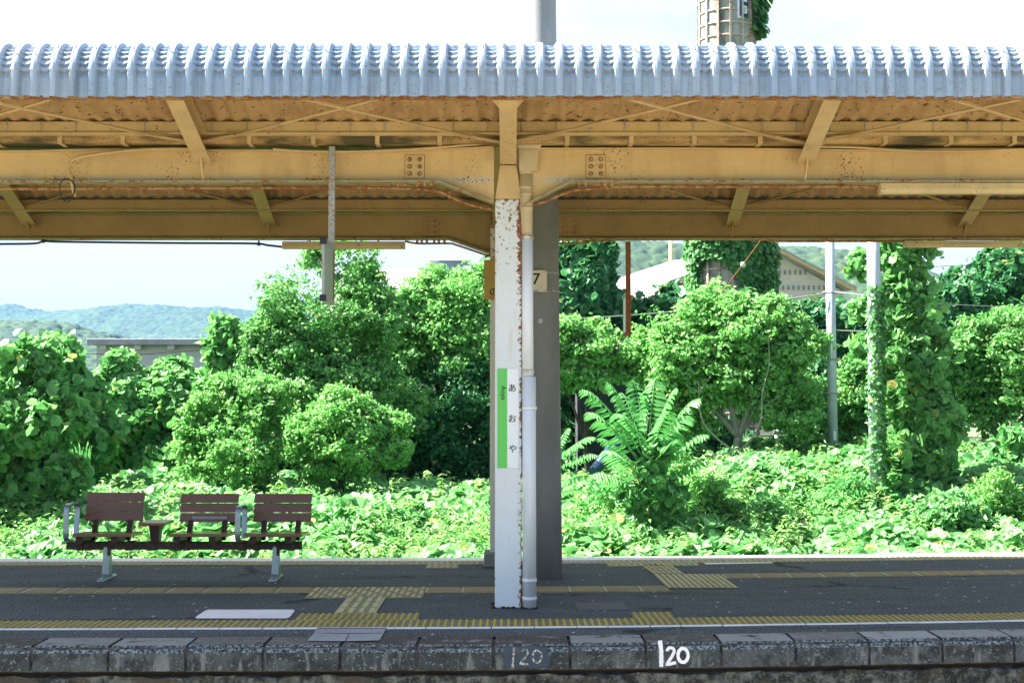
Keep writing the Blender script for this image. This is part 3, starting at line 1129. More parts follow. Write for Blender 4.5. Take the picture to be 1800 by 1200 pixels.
ibeam('beam', RB_Y, XL, PR - .09, rbz, rtz, [(XL, rbz), (Xr(788), rbz), (PR - .09, Zr(444))], M['beige_dark'], M['flange'])
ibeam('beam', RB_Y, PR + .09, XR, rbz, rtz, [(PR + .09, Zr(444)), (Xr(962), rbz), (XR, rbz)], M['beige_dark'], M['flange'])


def splice(Yw, xc, zc, w, h, mat, flange_row=None):
    y = Yw - .006
    o = MB().box(xc - w / 2, xc + w / 2, y - .009, y - .0005, zc - h / 2, zc + h / 2).build('splice_plate', mat, CAN, bevel=.0015)
    MB().box(xc - w / 2 - .003, xc + w / 2 + .003, y - .0022, y - .0003, zc - h / 2 - .003, zc + h / 2 + .003).build('plate_seam', M['seam'], o)
    for i in (-1, 1):
        for j in (-1, 0, 1):
            m_ = MB()
            bx, bz = xc + i * w * .26, zc + j * h * .31
            m_.tube([(bx, y - .009, bz), (bx, y - .012, bz)], .0175, 12, mi=1, smooth=False)
            m_.tube([(bx, y - .012, bz), (bx, y - .024, bz)], [.0128, .0105], 10, smooth=False)
            m_.build('bolt', [M['rustbolt'], M['seam']], o)
    return o



for px in (728, 1048):
    splice(FB_Y, Xf(px), Zf(291), 34 / ppm(10.1), 41 / ppm(10.1), M['beige'])
for px in (757, 1003):
    splice(RB_Y, Xr(px), Zr(397), 27 / ppm(12.8), 34 / ppm(12.8), M['beige_dark'])
# bolt rows hanging under the bottom flanges
for (Yw, zz_, pxs, X_) in ((FB_Y, fbz, (700, 712, 734, 746, 758, 1018, 1030, 1052, 1064, 1076), Xf), (RB_Y, rbz, (733, 741, 750, 763, 771, 781, 990, 1000, 1016, 1026), Xr)):
    for px in pxs:
        MB().tube([(X_(px), Yw - .03, zz_ - .012), (X_(px), Yw - .03, zz_ - .042)], .013, 6, smooth=False).build('flange_bolt', M['rustbolt'], CAN)

# posts
wT = .147 / 2
def post(xc, yc, ztop, w, d, mat, capmat, zn0, zn1, wtop):
    m_ = MB()
    m_.box(xc - w / 2, xc + w / 2, yc - d / 2, yc + d / 2, .0, zn0)
    o = m_.build('post', mat, CAN, bevel=.012)
    m_ = MB()
    a, b = w / 2, wtop / 2
    m_.hexa([(xc - a, yc - d / 2 - .001, zn0 + .0005), (xc + a, yc - d / 2 - .001, zn0 + .0005), (xc - a, yc + d / 2, zn0 + .0005), (xc + a, yc + d / 2, zn0 + .0005),
             (xc - b, yc - d / 2 - .001, zn1), (xc + b, yc - d / 2 - .001, zn1), (xc - b, yc + d / 2, zn1), (xc + b, yc + d / 2, zn1)])
    m_.build('neck', capmat, o, bevel=.006)
    m_ = MB()
    for k in range(16):
        t_ = k * 2 * math.pi / 16
        rr_ = random.uniform(.9, 1.15)
        px_, py_ = math.cos(t_), math.sin(t_)
        q_ = max(abs(px_), abs(py_))
        m_.ball((xc + px_ / q_ * w / 2 * rr_, yc + py_ / q_ * d / 2 * rr_, .004), random.uniform(.014, .026), 6, 4, sz=.6)
    m_.build('base_rust', M['baserust'], o)
    return o


M['baserust'] = flat('crumbling_rust', (0.045, 0.022, 0.013), .95, .5, 40, 0, .6)
PX = (893.5 - 900) / ppm(10.15)
post(PX, 10.25, 3.4, .208, .20, M['post'], M['beige'], Zf(348), Zf(288), .130)
post(PR, 12.88, 3.3, .19, .19, M['post_rear'], M['beige_dark'], Zr(400), Zr(372), .13)
# concrete footing at the rear post
MB().box(PR - .15, PR + .10, 12.62, 13.02, 0, .13).build('post_footing', M['concrete'], CAN, bevel=.01)

# rafters: tapered I sections rising from the beams to the eaves
def rafter(x, y0, z0, y1, z1, h0, h1, fw, mat, gz, stub=True):
    m_ = MB()
    # web
    m_.prism([(y0, z0), (y1, z1), (y1, z1 + h1), (y0, z0 + h0)], x - .005, x + .005, 'x')
    o = m_.build('rafter', mat, CAN)
    dy, dz = y1 - y0, z1 - z0
    m2 = MB()
    m2.hexa([(x - fw / 2, y0, z0 - .012), (x + fw / 2, y0, z0 - .012), (x - fw / 2, y1, z1 - .012), (x + fw / 2, y1, z1 - .012),
             (x - fw / 2, y0, z0), (x + fw / 2, y0, z0), (x - fw / 2, y1, z1), (x + fw / 2, y1, z1)])
    m2.build('bottom_flange', mat, o, bevel=.0015)
    m2 = MB()
    m2.hexa([(x - fw / 2, y0, z0 + h0), (x + fw / 2, y0, z0 + h0), (x - fw / 2, y1, z1 + h1), (x + fw / 2, y1, z1 + h1),
             (x - fw / 2, y0, z0 + h0 + .01), (x + fw / 2, y0, z0 + h0 + .01), (x - fw / 2, y1, z1 + h1 + .01), (x + fw / 2, y1, z1 + h1 + .01)])
    m2.build('top_flange', mat, o)
    if stub:
        m3 = MB()
        sg = -1 if y1 < y0 else 1
        m3.prism([(y0, z0 - .013), (y0 + sg * .11, z0 - .013 + .035), (y0 + sg * .0, gz)], x - .005, x + .005, 'x')
        m3.build('gusset', mat, o)
    return o


RX = [P(358, 284, 10.1).x, PX, P(1415, 284, 10.1).x]
sp_ = (RX[2] - RX[0]) / 2
RX = [RX[0] - sp_] + RX + [RX[2] + sp_]   # one more bay at either side
zr0 = P(900, 286, 10.1).z
zr1 = zr0 + (10.1 - 8.98) * .332
for i, x in enumerate(RX):
    rafter(x, 10.098, zr0, 8.98, zr1, .14, .115, .127, M['beige'], Zf(316), stub=(i != 2))
    # flared head under the eave
    if i == 2:
        hz = zr0 + (10.1 - 9.22) * .332 - .045
        MB().hexa([(x - .065, 9.22, hz - .018), (x + .065, 9.22, hz - .018), (x - .065, 9.0, hz + .05), (x + .065, 9.0, hz + .05),
                   (x - .115, 9.20, hz + .035), (x + .115, 9.20, hz + .035), (x - .115, 9.0, hz + .085), (x + .115, 9.0, hz + .085)]).build('head_plate', M['beige'], CAN)
    # the half behind the front beam
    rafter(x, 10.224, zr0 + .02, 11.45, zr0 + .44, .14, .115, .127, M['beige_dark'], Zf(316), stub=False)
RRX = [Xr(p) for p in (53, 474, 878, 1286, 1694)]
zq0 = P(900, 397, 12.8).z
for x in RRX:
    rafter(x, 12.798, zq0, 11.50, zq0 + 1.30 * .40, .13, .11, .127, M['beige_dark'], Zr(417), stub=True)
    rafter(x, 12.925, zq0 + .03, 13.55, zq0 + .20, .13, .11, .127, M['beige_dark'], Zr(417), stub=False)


# purlins (C channels), gutters with straps, brace rods
def purlin(y, z, mat, h=.10, d=.055):
    m_ = MB()
    m_.box(XL, XR, y - .003, y + .003, z - h, z)
    m_.box(XL, XR, y + .0032, y + d, z - .006, z)
    m_.box(XL, XR, y + .0032, y + d, z - h, z - h + .006)
    m_.box(XL, XR, y - .016, y - .0032, z - h, z - h + .016)
    return m_.build('purlin', mat, CAN, bevel=.002)


M['closure'] = flat('grey_closure', (0.24, 0.25, 0.26), .8, .6, 7)
zp = P(900, 214, 9.93).z
purlin(9.93, zp, M['beige'])
purlin(9.20, zp + .232, M['beige'])
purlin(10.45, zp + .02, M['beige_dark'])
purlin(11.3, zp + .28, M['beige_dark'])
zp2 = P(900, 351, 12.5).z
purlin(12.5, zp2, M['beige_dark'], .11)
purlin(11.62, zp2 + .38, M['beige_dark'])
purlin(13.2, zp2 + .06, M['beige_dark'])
MB().box(XL, XR, 9.990, 9.994, zp + .0005, zp + .060).build('closure_strip', M['closure'], CAN)
MB().box(XL, XR, 12.565, 12.569, zp2 + .0005, zp2 + .060).build('closure_strip', M['closure'], CAN)
MB().box(XL, XR, 8.742, 8.80, 3.628, 3.648).build('eave_angle', M['rusty'], CAN)


def gutter(y0, y1, zb, zt, mat):
    m_ = MB()
    pts = [(y0, zt), (y0 + .006, zb + .03), (y0 + .04, zb), (y1 - .04, zb), (y1 - .006, zb + .03), (y1, zt)]
    poly = pts + [(a + (.004 if a < (y0 + y1) / 2 else -.004), b + .004) for a, b in reversed(pts)]
    m_.prism(poly, XL, XR, 'x')
    return m_.build('gutter', mat, CAN)


gz0 = Zf(256)
gutter(9.985, 10.34, gz0, P(900, 232, 9.985).z, M['gutter'])
gz1 = Zr(371)
gutter(12.56, 12.98, gz1, P(900, 352, 12.56).z, M['gutter'])
br0 = None
def bracket_mesh(y0, zt, zb, y1):
    m_ = MB()
    m_.box(-.017, .017, y0 - .006, y0 - .001, zb - .002, zt)
    m_.hexa([(-.017, y0 - .006, zb - .006), (.017, y0 - .006, zb - .006), (-.017 + .0, y1, zb - .010), (.017, y1, zb - .010),
             (-.017, y0 - .006, zb - .002), (.017, y0 - .006, zb - .002), (-.017, y1, zb - .004), (.017, y1, zb - .004)])
    return m_


def bracket_row(xs, y0, zt, zb, y1, mat):
    first = None
    for x in xs:
        if first is None:
            m_ = bracket_mesh(y0, zt, zb, y1)
            m_.v = [(v[0] + x, v[1], v[2]) for v in m_.v]
            first = m_.build('gutter_strap', mat, CAN); fx = x
        else:
            c_ = first.copy(); COL.objects.link(c_); c_.parent = CAN
            c_.location = (x - fx + random.uniform(-.01, .01), 0, 0)


bracket_row([P(105, 245, 10).x + .4895 * k for k in range(-6, 22)], 9.983, P(900, 236, 9.98).z, gz0, 10.16, M['beige'])
bracket_row([P(100, 360, 12.5).x + .4895 * k for k in range(-2, 22)], 12.558, P(900, 357, 12.55).z, gz1, 12.9, M['beige_dark'])

# hook bolts holding the sheet to the purlin
hk = None
k = 0
x = P(10, 220, 9.9).x
while x < XR - .3:
    if hk is None:
        hk = MB().tube([(x, 9.921, zp - .105), (x + .004, 9.919, zp + .005), (x + .004, 9.955, zp + .036)], .0035, 5).build('hook_bolt', M['rod'], CAN)
        hx = x
    else:
        c_ = hk.copy(); COL.objects.link(c_); c_.parent = CAN
        c_.location = (x - hx, 0, 0)
    x += PITCH * 2

# X bracing in the plane of the front wing
zb0 = P(900, 249, 9.95).z
for i in range(len(RX) - 1):
    a, b = RX[i], RX[i + 1]
    for (p, q_) in ((a, b), (b, a)):
        dz = .012 if p < q_ else 0
        s_ = 1 if q_ > p else -1
        st = Vector((p + s_ * .20, 9.935, zb0 + .012 + dz)); en = Vector((q_ - s_ * .1, 8.99, zb0 + .30 + dz))
        MB().tube([st, en], .012, 8).build('brace_rod', M['beige'], CAN)
        MB().bar((p + s_ * .02, 9.96, zb0 - .012 + dz), st + (en - st) * .04, .055, .008).build('brace_plate', M['beige'], CAN)
zb1 = P(900, 362, 12.52).z
for i in range(len(RRX) - 1):
    a, b = RRX[i], RRX[i + 1]
    for (p, q_) in ((a, b), (b, a)):
        dz = .012 if p < q_ else 0
        s_ = 1 if q_ > p else -1
        st = Vector((p + s_ * .20, 12.50, zb1 + .012 + dz)); en = Vector((q_ - s_ * .1, 11.55, zb1 + .44 + dz))
        MB().tube([st, en], .012, 8).build('brace_rod', M['beige_dark'], CAN)
        MB().bar((p + s_ * .02, 12.53, zb1 - .02 + dz), st + (en - st) * .04, .055, .008).build('brace_plate', M['beige_dark'], CAN)

# rainwater hopper and downpipe beside the post
DY = 10.16
m_ = MB()
hp = lambda px, py: P(px, py, DY - .07)
a, b, c_, d_ = hp(909, 251), hp(954, 251), hp(947, 262), hp(911, 262)
def frustum(m_, z0, z1, x0, x1, u0, u1, ya, yb, va, vb):
    m_.hexa([(x0, ya, z0), (x1, ya, z0), (x0, yb, z0), (x1, yb, z0), (u0, va, z1), (u1, va, z1), (u0, vb, z1), (u1, vb, z1)])
frustum(m_, hp(0, 262).z, hp(0, 252).z, hp(911, 0).x, hp(947, 0).x, hp(906, 0).x, hp(955, 0).x, DY - .075, DY + .06, DY - .10, DY + .08)
frustum(m_, hp(0, 300).z, hp(0, 262).z - .0005, hp(913, 0).x, hp(944, 0).x, hp(911, 0).x, hp(947, 0).x, DY - .07, DY + .055, DY - .075, DY + .06)
hop = m_.build('rain_hopper', M['pipe_beige'], CAN, bevel=.005)
pc = lambda px, py: P(px, py, DY)
m_ = MB()
xu = pc(925, 330).x
m_.tube([(xu, DY, pc(0, 302).z), (xu, DY, pc(0, 368).z), (xu + .003, DY + .01, pc(0, 385).z), (xu + .003, DY + .02, pc(0, 416).z)], [.050, .049, .047, .044], 16)
for py in (304, 330, 342, 366):
    m_.tube([(xu, DY, pc(0, py).z + .012), (xu, DY, pc(0, py).z - .012)], .0525, 16)
m_.build('upper_pipe', M['pipe_beige'], CAN)
m_ = MB()
xm, xl_ = pc(926.5, 540).x, pc(930.5, 900).x
zc_ = pc(0, 663).z
m_.tube([(xm, DY + .02, pc(0, 410).z), (xm + .004, DY + .01, zc_)], .046, 18)
m_.tube([(xl_ - .003, DY, zc_ + .003), (xl_, DY, .0)], .0535, 18)
pipe = m_.build('downpipe', M['pipe'], CAN)
for (py, r_, xx, mt) in ((417, .050, xm, 'clip'), (653, .051, xm + .003, 'clip'), (717, .058, xl_, 'pipe'), (1019, .058, xl_, 'pipe'), (1051, .0565, xl_, 'pipe')):
    z = pc(0, py).z
    MB().tube([(xx, DY + .01 * (py < 660), z + .014), (xx, DY + .01 * (py < 660), z - .014)], r_, 18).build('pipe_band', M[mt], pipe)
m_ = MB()
for k in range(14):
    t_ = k * .449
    m_.ball((xl_ + .06 * math.cos(t_), DY + .06 * math.sin(t_), .003), random.uniform(.012, .02), 6, 4, sz=.6)
m_.build('base_rust', M['baserust'], pipe)


# ------------------------------------------------------------------ conduits
def smooth_path(pts, n=6):
    pts = [Vector(p) for p in pts]
    out = []
    for i in range(len(pts) - 1):
        p0, p1, p2, p3 = pts[max(i - 1, 0)], pts[i], pts[i + 1], pts[min(i + 2, len(pts) - 1)]
        for k in range(n):
            t_ = k / n
            out.append(.5 * ((2 * p1) + (p2 - p0) * t_ + (2 * p0 - 5 * p1 + 4 * p2 - p3) * t_ ** 2 + (3 * p1 - p0 - 3 * p2 + p3) * t_ ** 3))
    out.append(pts[-1])
    return out


def conduit(pix, Y, r, mat, label, group='cable conduits under the canopy beams', name='conduit', clips=()):
    pts = smooth_path([P(a, b, Y) for a, b in pix])
    root = thing(name, pts[0], label, 'conduit', group)
    MB().tube(pts, r, 8).build('pipe', mat, root)
    for (a, b) in clips:
        p = P(a, b, Y)
        m_ = MB(); m_.tube([p - Vector((.014, 0, 0)), p + Vector((.014, 0, 0))], r * 1.6, 8)
        m_.box(p.x - .006, p.x + .006, p.y - .01, p.y + .01, p.z, p.z + .035)
        m_.build('clip', mat, root)
    return root


conduit([(-250, 331), (0, 332), (300, 331), (600, 330), (690, 331), (740, 333), (775, 338), (815, 356), (864, 369)], 10.2, .0125, M['rusty'],
        'rusty conduit under the front beam running left from the white post', clips=((340, 331), (640, 331), (790, 345)))
conduit([(925, 364), (960, 353), (1000, 337), (1040, 332), (1100, 328), (1300, 328), (1500, 328), (1548, 332)], 10.2, .0125, M['rusty'],
        'rusty conduit under the front beam running right to the front lamp', clips=((1110, 328), (1480, 328)))
conduit([(-150, 430), (0, 429), (60, 428), (78, 424), (110, 425), (280, 427), (440, 428), (470, 431), (496, 434)], 12.85, .011, M['cable'],
        'dark thin conduit under the rear beam left of the lamp', clips=((76, 424), (455, 429)))
conduit([(712, 424), (735, 428), (790, 428), (800, 430), (830, 440), (866, 452)], 12.85, .0105, M['rusty'],
        'short rusty conduit bending down to the post left of it')
conduit([(978, 428), (1030, 427), (1055, 422), (1200, 421), (1330, 421), (1370, 424), (1500, 424), (1595, 424)], 12.85, .0105, M['rusty'],
        'long rusty conduit under the rear beam right of the concrete pole', clips=((1062, 422), (1325, 421), (1340, 421)))
# the bent drop pipe and cable loop on the front beam
pts = smooth_path([P(345, 262, 10.07), P(250, 263, 10.07), P(165, 272, 10.07), P(130, 280, 10.06), P(121, 295, 10.06), P(123, 310, 10.05), P(128, 328, 10.05), P(131, 345, 10.05)])
root = thing('cable_drop', pts[0], 'bent beige conduit with a black cable loop hanging on the front beam', 'conduit')
MB().tube(pts, .0135, 8).build('pipe', M['beige'], root)
cpt = P(118, 335, 10.02)
lp = [cpt + Vector((.058 * math.cos(t_), .02 * math.sin(t_ * 2), .088 * math.sin(t_))) for t_ in np.linspace(0, 2 * math.pi, 28)]
MB().tube(lp, .0055, 6).build('cable_loop', M['cable'], root)
pts = smooth_path([P(1420, 258, 10.07), P(1500, 259, 10.07), P(1600, 265, 10.07), P(1700, 266, 10.07), P(1800, 262, 10.07), P(1950, 258, 10.07)])
o = MB().tube(pts, .010, 6).build('sagging_cable', M['beige'])
tag(o, 'beige cable sagging along the top of the front beam at the right', 'cable')
pts = smooth_path([P(480, 262, 10.07), P(540, 266, 10.07), P(640, 266, 10.07), P(760, 260, 10.07), P(866, 251, 10.07)])
o = MB().tube(pts, .010, 6).build('sagging_cable', M['beige'])
tag(o, 'beige cable along the top of the front beam left of the post', 'cable')


# ------------------------------------------------------------------ lamps under the beams
def lamp(px0, px1, py0, py1, Y, label, ztop):
    a, b = P(px0, (py0 + py1) / 2, Y), P(px1, (py0 + py1) / 2, Y)
    zt, zb = P(900, py0, Y - .05).z, P(900, py1, Y - .03).z
    x0, x1 = a.x, b.x
    root = thing('fluorescent_lamp', ((x0 + x1) / 2, Y, zb), label, 'lamp', 'fluorescent lamps under the canopy beams')
    m_ = MB()
    zm = zt - (zt - zb) * .55
    m_.prism([(Y - .05, zm), (Y - .045, zt), (Y + .045, zt), (Y + .05, zm)], x0, x1, 'x')
    m_.build('housing', M['light'], root, bevel=.003)
    m_ = MB()
    for s_ in (x0, x1 - .035):
        m_.box(s_ + .0005, s_ + .0345, Y - .046, Y + .046, zb, zm - .001)
    m_.build('end_holder', M['light'], root, bevel=.003)
    m_ = MB()
    m_.prism([(Y - .04, zb + .001), (Y - .049, zm - .0012), (Y + .049, zm - .0012), (Y + .04, zb + .001)], x0 + .036, x1 - .036, 'x')
    m_.build('reflector', M['tubewhite'] if False else M['light'], root)
    for f_ in (.22, .78):
        xx = x0 + (x1 - x0) * f_
        MB().tube([(xx, Y, zt), (xx, Y, ztop)], .008, 6).build('hanger', M['rusty'], root)
    return root


lamp(1545, 1822, 321, 340, 10.16, 'beige fluorescent lamp housing under the front beam at the right', fbz - .012)
lamp(497, 712, 424, 437, RB_Y, 'beige fluorescent lamp housing under the rear beam on the left', rbz - .012)
lamp(1588, 1796, 423, 434, RB_Y, 'beige fluorescent lamp housing under the rear beam on the right', rbz - .012)

# ------------------------------------------------------------------ hanging signs seen edge-on
pT, pB = P(584, 258, 10.07), P(584, 425, 10.07)
root = thing('hanging_sign', (pT.x, 9.85, P(580, 535, 9.85).z), 'sign hanging edge on from a grey rod left of the white post', 'sign', 'hanging platform signs')
MB().box(pT.x - .024, pT.x + .024, 10.05, 10.09, pB.z - .02, pT.z).build('rod', M['rod'], root, bevel=.003)
MB().tube([(pT.x, 10.05, P(584, 319, 10.05).z), (pT.x, 10.042, P(584, 319, 10.05).z)], .012, 8).build('bolt', M['rustbolt'], root)
xs_ = P(580, 470, 10.0).x
zt, zb = P(900, 418, 9.62).z, P(900, 528, 9.62).z
m_ = MB().box(xs_ - .012, xs_ + .012, 9.66, 10.10, zb + .04, zt - .04)
m_.build('panel', M['glassy'], root)
for nm, z0, z1 in (('top_rail', zt - .04, zt), ('bottom_rail', zb, zb + .04)):
    MB().box(xs_ - .02, xs_ + .02, 9.652, 10.13, z0, z1).build('frame_rail', M['rod'], root, bevel=.003)
    MB().box(xs_ - .024, xs_ + .024, 9.622, 9.6515, z0 - .004, z1 + .004).build('end_cap', M['ink'], root, bevel=.003)
MB().box(xs_ - .018, xs_ + .018, 10.1005, 10.13, zb + .0405, zt - .0405).build('frame_stile', M['rustpost'], root)
MB().box(xs_ - .010, xs_ + .010, 9.640, 9.6595, zb + .041, zt - .041).build('frame_stile', M['rod'], root)

pT, pB = P(1104, 421, 13.0), P(1104, 590, 13.0)
root = thing('hanging_sign', (pT.x, 13.2, pB.z), 'sign hanging edge on from a rusty post right of the concrete pole', 'sign', 'hanging platform signs')
MB().box(pT.x - .024, pT.x + .024, 12.98, 13.03, pB.z, rbz - .014).build('rod', M['rustpost'], root, bevel=.003)
zt, zb = P(900, 524, 13.3).z, P(900, 585, 13.3).z
MB().box(pT.x - .014, pT.x + .014, 13.06, 13.44, zb, zt).build('panel', M['white'], root)
MB().box(pT.x - .024, pT.x + .024, 13.031, 13.46, zt + .0005, zt + .035).build('frame_rail', M['rod'], root)
MB().box(pT.x - .020, pT.x + .020, 13.031, 13.46, zb - .030, zb - .0005).build('frame_rail', M['rustpost'], root)


# ------------------------------------------------------------------ lettering
def text_mesh(body, size, mat, name, parent, loc, rot=(R(90), 0, 0), ext=.0012, bold=0.0, sx=1.0):
    cu = bpy.data.curves.new(name, 'FONT')
    cu.body = body; cu.size = size; cu.extrude = ext; cu.offset = bold
    cu.align_x = 'CENTER'; cu.align_y = 'CENTER'
    to = bpy.data.objects.new(name, cu)
    COL.objects.link(to)
    dg = bpy.context.evaluated_depsgraph_get()
    me = bpy.data.meshes.new_from_object(to.evaluated_get(dg))
    bpy.data.objects.remove(to); bpy.data.curves.remove(cu)
    me.materials.clear(); me.materials.append(mat)
    # centre the ink on the origin
    if len(me.vertices):
        v = np.empty(len(me.vertices) * 3); me.vertices.foreach_get('co', v); v = v.reshape(-1, 3)
        v -= np.array(((v[:, 0].min() + v[:, 0].max()) / 2, (v[:, 1].min() + v[:, 1].max()) / 2, 0))
        v[:, 0] *= sx
        me.vertices.foreach_set('co', v.ravel())
    o = bpy.data.objects.new(name, me)
    COL.objects.link(o)
    o.parent = parent
    o.location = Vector(loc) - wl(parent)
    o.rotation_euler = rot
    return o


YS = 10.15 - .004
s0, s1 = P(874.5, 648, YS), P(911.5, 822, YS)
xg = P(891.5, 700, YS).x
root = thing('station_name_sign', ((s0.x + s1.x) / 2, YS, s1.z), 'tall green and white station name sign on the white post', 'sign')
MB().box(xg + .0003, s1.x, YS - .004, YS + .003, s1.z, s0.z).build('white_panel', M['white'], root)
MB().box(s0.x, xg, YS - .0045, YS + .003, s1.z, s0.z).build('green_band', M['green'], root)
yt = YS - .0058
cs = 15.2 / ppm(YS)
for ch, px, py in (('あ', 900.5, 681.5), ('お', 900.8, 735), ('や', 901.2, 788)):
    p = P(px, py, yt)
    text_mesh(ch, cs, M['ink'], 'character', root, (p.x, YS - .0052, p.z), bold=.0006)
p = P(884, 690, yt)
text_mesh('Aoya', 11.8 / ppm(YS), M['ink'], 'lettering', root, (p.x, YS - .0055, p.z), rot=(R(90), R(90), 0), bold=.0003)

# ------------------------------------------------------------------ concrete pole with number plate
pc_x = P(958, 1010, 11.95).x
root = thing('concrete_pole', (pc_x, 11.95, 0), 'tall round concrete pole rising through the canopy behind the white post', 'pole')
m_ = MB()
zt = 10.5
m_.tube([(pc_x - .018 * z / 5.2, 11.95, z) for z in np.linspace(0, zt, 12)], [.157 - z * .0058 for z in np.linspace(0, zt, 12)], 40)
m_.build('shaft', M['concrete'], root)
for py in (478.5, 510.5):
    z = P(960, py, 11.8).z
    for dz in (0,):
        MB().tube([(pc_x - .018 * z / 5.2, 11.95, z - .006), (pc_x - .018 * z / 5.2, 11.95, z + .006)], .157 - z * .0058 + .004, 40).build('strap', M['rod'], root)
for (px, py) in ((950, 564),):
    pp_ = P(px, py, 11.80)
    MB().tube([(pp_.x, 11.86, pp_.z), (pp_.x, 11.795, pp_.z)], .022, 14).build('plug', M['wall_grey'], root)
a, b = P(926, 475, 11.78), P(961.5, 513, 11.78)
root = thing('number_plate', ((a.x + b.x) / 2, 11.78, b.z), 'cream number plate with a black 7 strapped to the concrete pole', 'plate')
MB().box(a.x, b.x, 11.776, 11.782, b.z, a.z).build('plate', M['cream'], root, bevel=.001)
p = P(943, 490, 11.77)
text_mesh('7', 28 / ppm(11.77), M['ink'], 'number', root, (p.x, 11.7745, p.z), bold=.0016, sx=1.05)
p = P(939.5, 511, 11.77)
MB().box(P(934, 0, 11.77).x, P(946, 0, 11.77).x, 11.7735, 11.7755, p.z - .004, p.z + .004).build('stamp', M['wire'], root)
for (px, py) in ((959, 477), (959, 510)):
    p = P(px, py, 11.77)
    MB().tube([(p.x, 11.777, p.z), (p.x, 11.772, p.z)], .008, 8).build('rivet', M['rustbolt'], root)

a, b = P(851, 457, 12.74), P(905, 527, 12.74)
root = thing('yellow_plate', ((a.x + b.x) / 2, 12.74, b.z), 'ochre lettered plate on the rear post, half hidden by the white post', 'plate')
MB().box(a.x, b.x, 12.735, 12.745, b.z, a.z).build('plate', M['ochre'], root, bevel=.002)
p = P(868, 513, 12.73)
text_mesh('の', 17 / ppm(12.73), M['ink'], 'character', root, (p.x, 12.733, p.z), bold=.0006)
MB().tube([P(853, 452, 12.74), P(862, 448, 12.80)], .009, 6).build('bracket', M['rustpost'], root)

# ------------------------------------------------------------------ the bench
BY = 11.83
BS = ppm(BY)
def bx(px): return (px - 900) / BS
def bz(py): return P(900, py, BY).z
root = thing('platform_bench', (bx(328), BY, 0), 'three seat brown slatted bench with grey armrests and a small table', 'bench')
MB().box(bx(123), bx(533), BY - .035, BY + .035, bz(965), bz(951.5)).build('rail', M['rail'], root, bevel=.004)
for px in (147, 270, 317.5, 333, 386, 431, 455, 515, 162, 232):
    MB().box(bx(px) - .03, bx(px) + .03, BY - .042, BY + .042, bz(966.5), bz(950)).build('rail_clamp', M['rail'], root, bevel=.003)
for px in (193.5, 488):
    x = bx(px)
    m_ = MB()
    m_.hexa([(x - .034, BY - .05, .04), (x + .034, BY - .05, .04), (x - .034, BY + .05, .04), (x + .034, BY + .05, .04),
             (x - .027, BY - .034, bz(957)), (x + .027, BY - .034, bz(957)), (x - .027, BY + .034, bz(957)), (x + .027, BY + .034, bz(957))])
    leg = m_.build('leg', M['alu'], root, bevel=.006)
    m_ = MB()
    m_.hexa([(x - .038, BY - .20, .0), (x + .038, BY - .20, .0), (x - .038, BY + .20, .0), (x + .038, BY + .20, .0),
             (x - .032, BY - .19, .020), (x + .032, BY - .19, .020), (x - .032, BY + .19, .020), (x + .032, BY + .19, .020)])
    m_.hexa([(x - .031, BY - .08, .0205), (x + .031, BY - .08, .0205), (x - .031, BY + .08, .0205), (x + .031, BY + .08, .0205),
             (x - .030, BY - .048, .050), (x + .030, BY - .048, .050), (x - .030, BY + .048, .050), (x + .030, BY + .048, .050)])
    m_.build('foot', M['alu'], leg, bevel=.008)
    MB().box(x - .014 + .025, x + .014 + .025, BY - .045, BY - .0355, bz(975), bz(948)).build('leg_bracket', M['rail'], leg)
zs0 = P(900, 938.5, BY - .24).z
seats = ((131, 233, 152, 253.5), (300.5, 402, 317.5, 419), (430.5, 533, 446.5, 547.5))
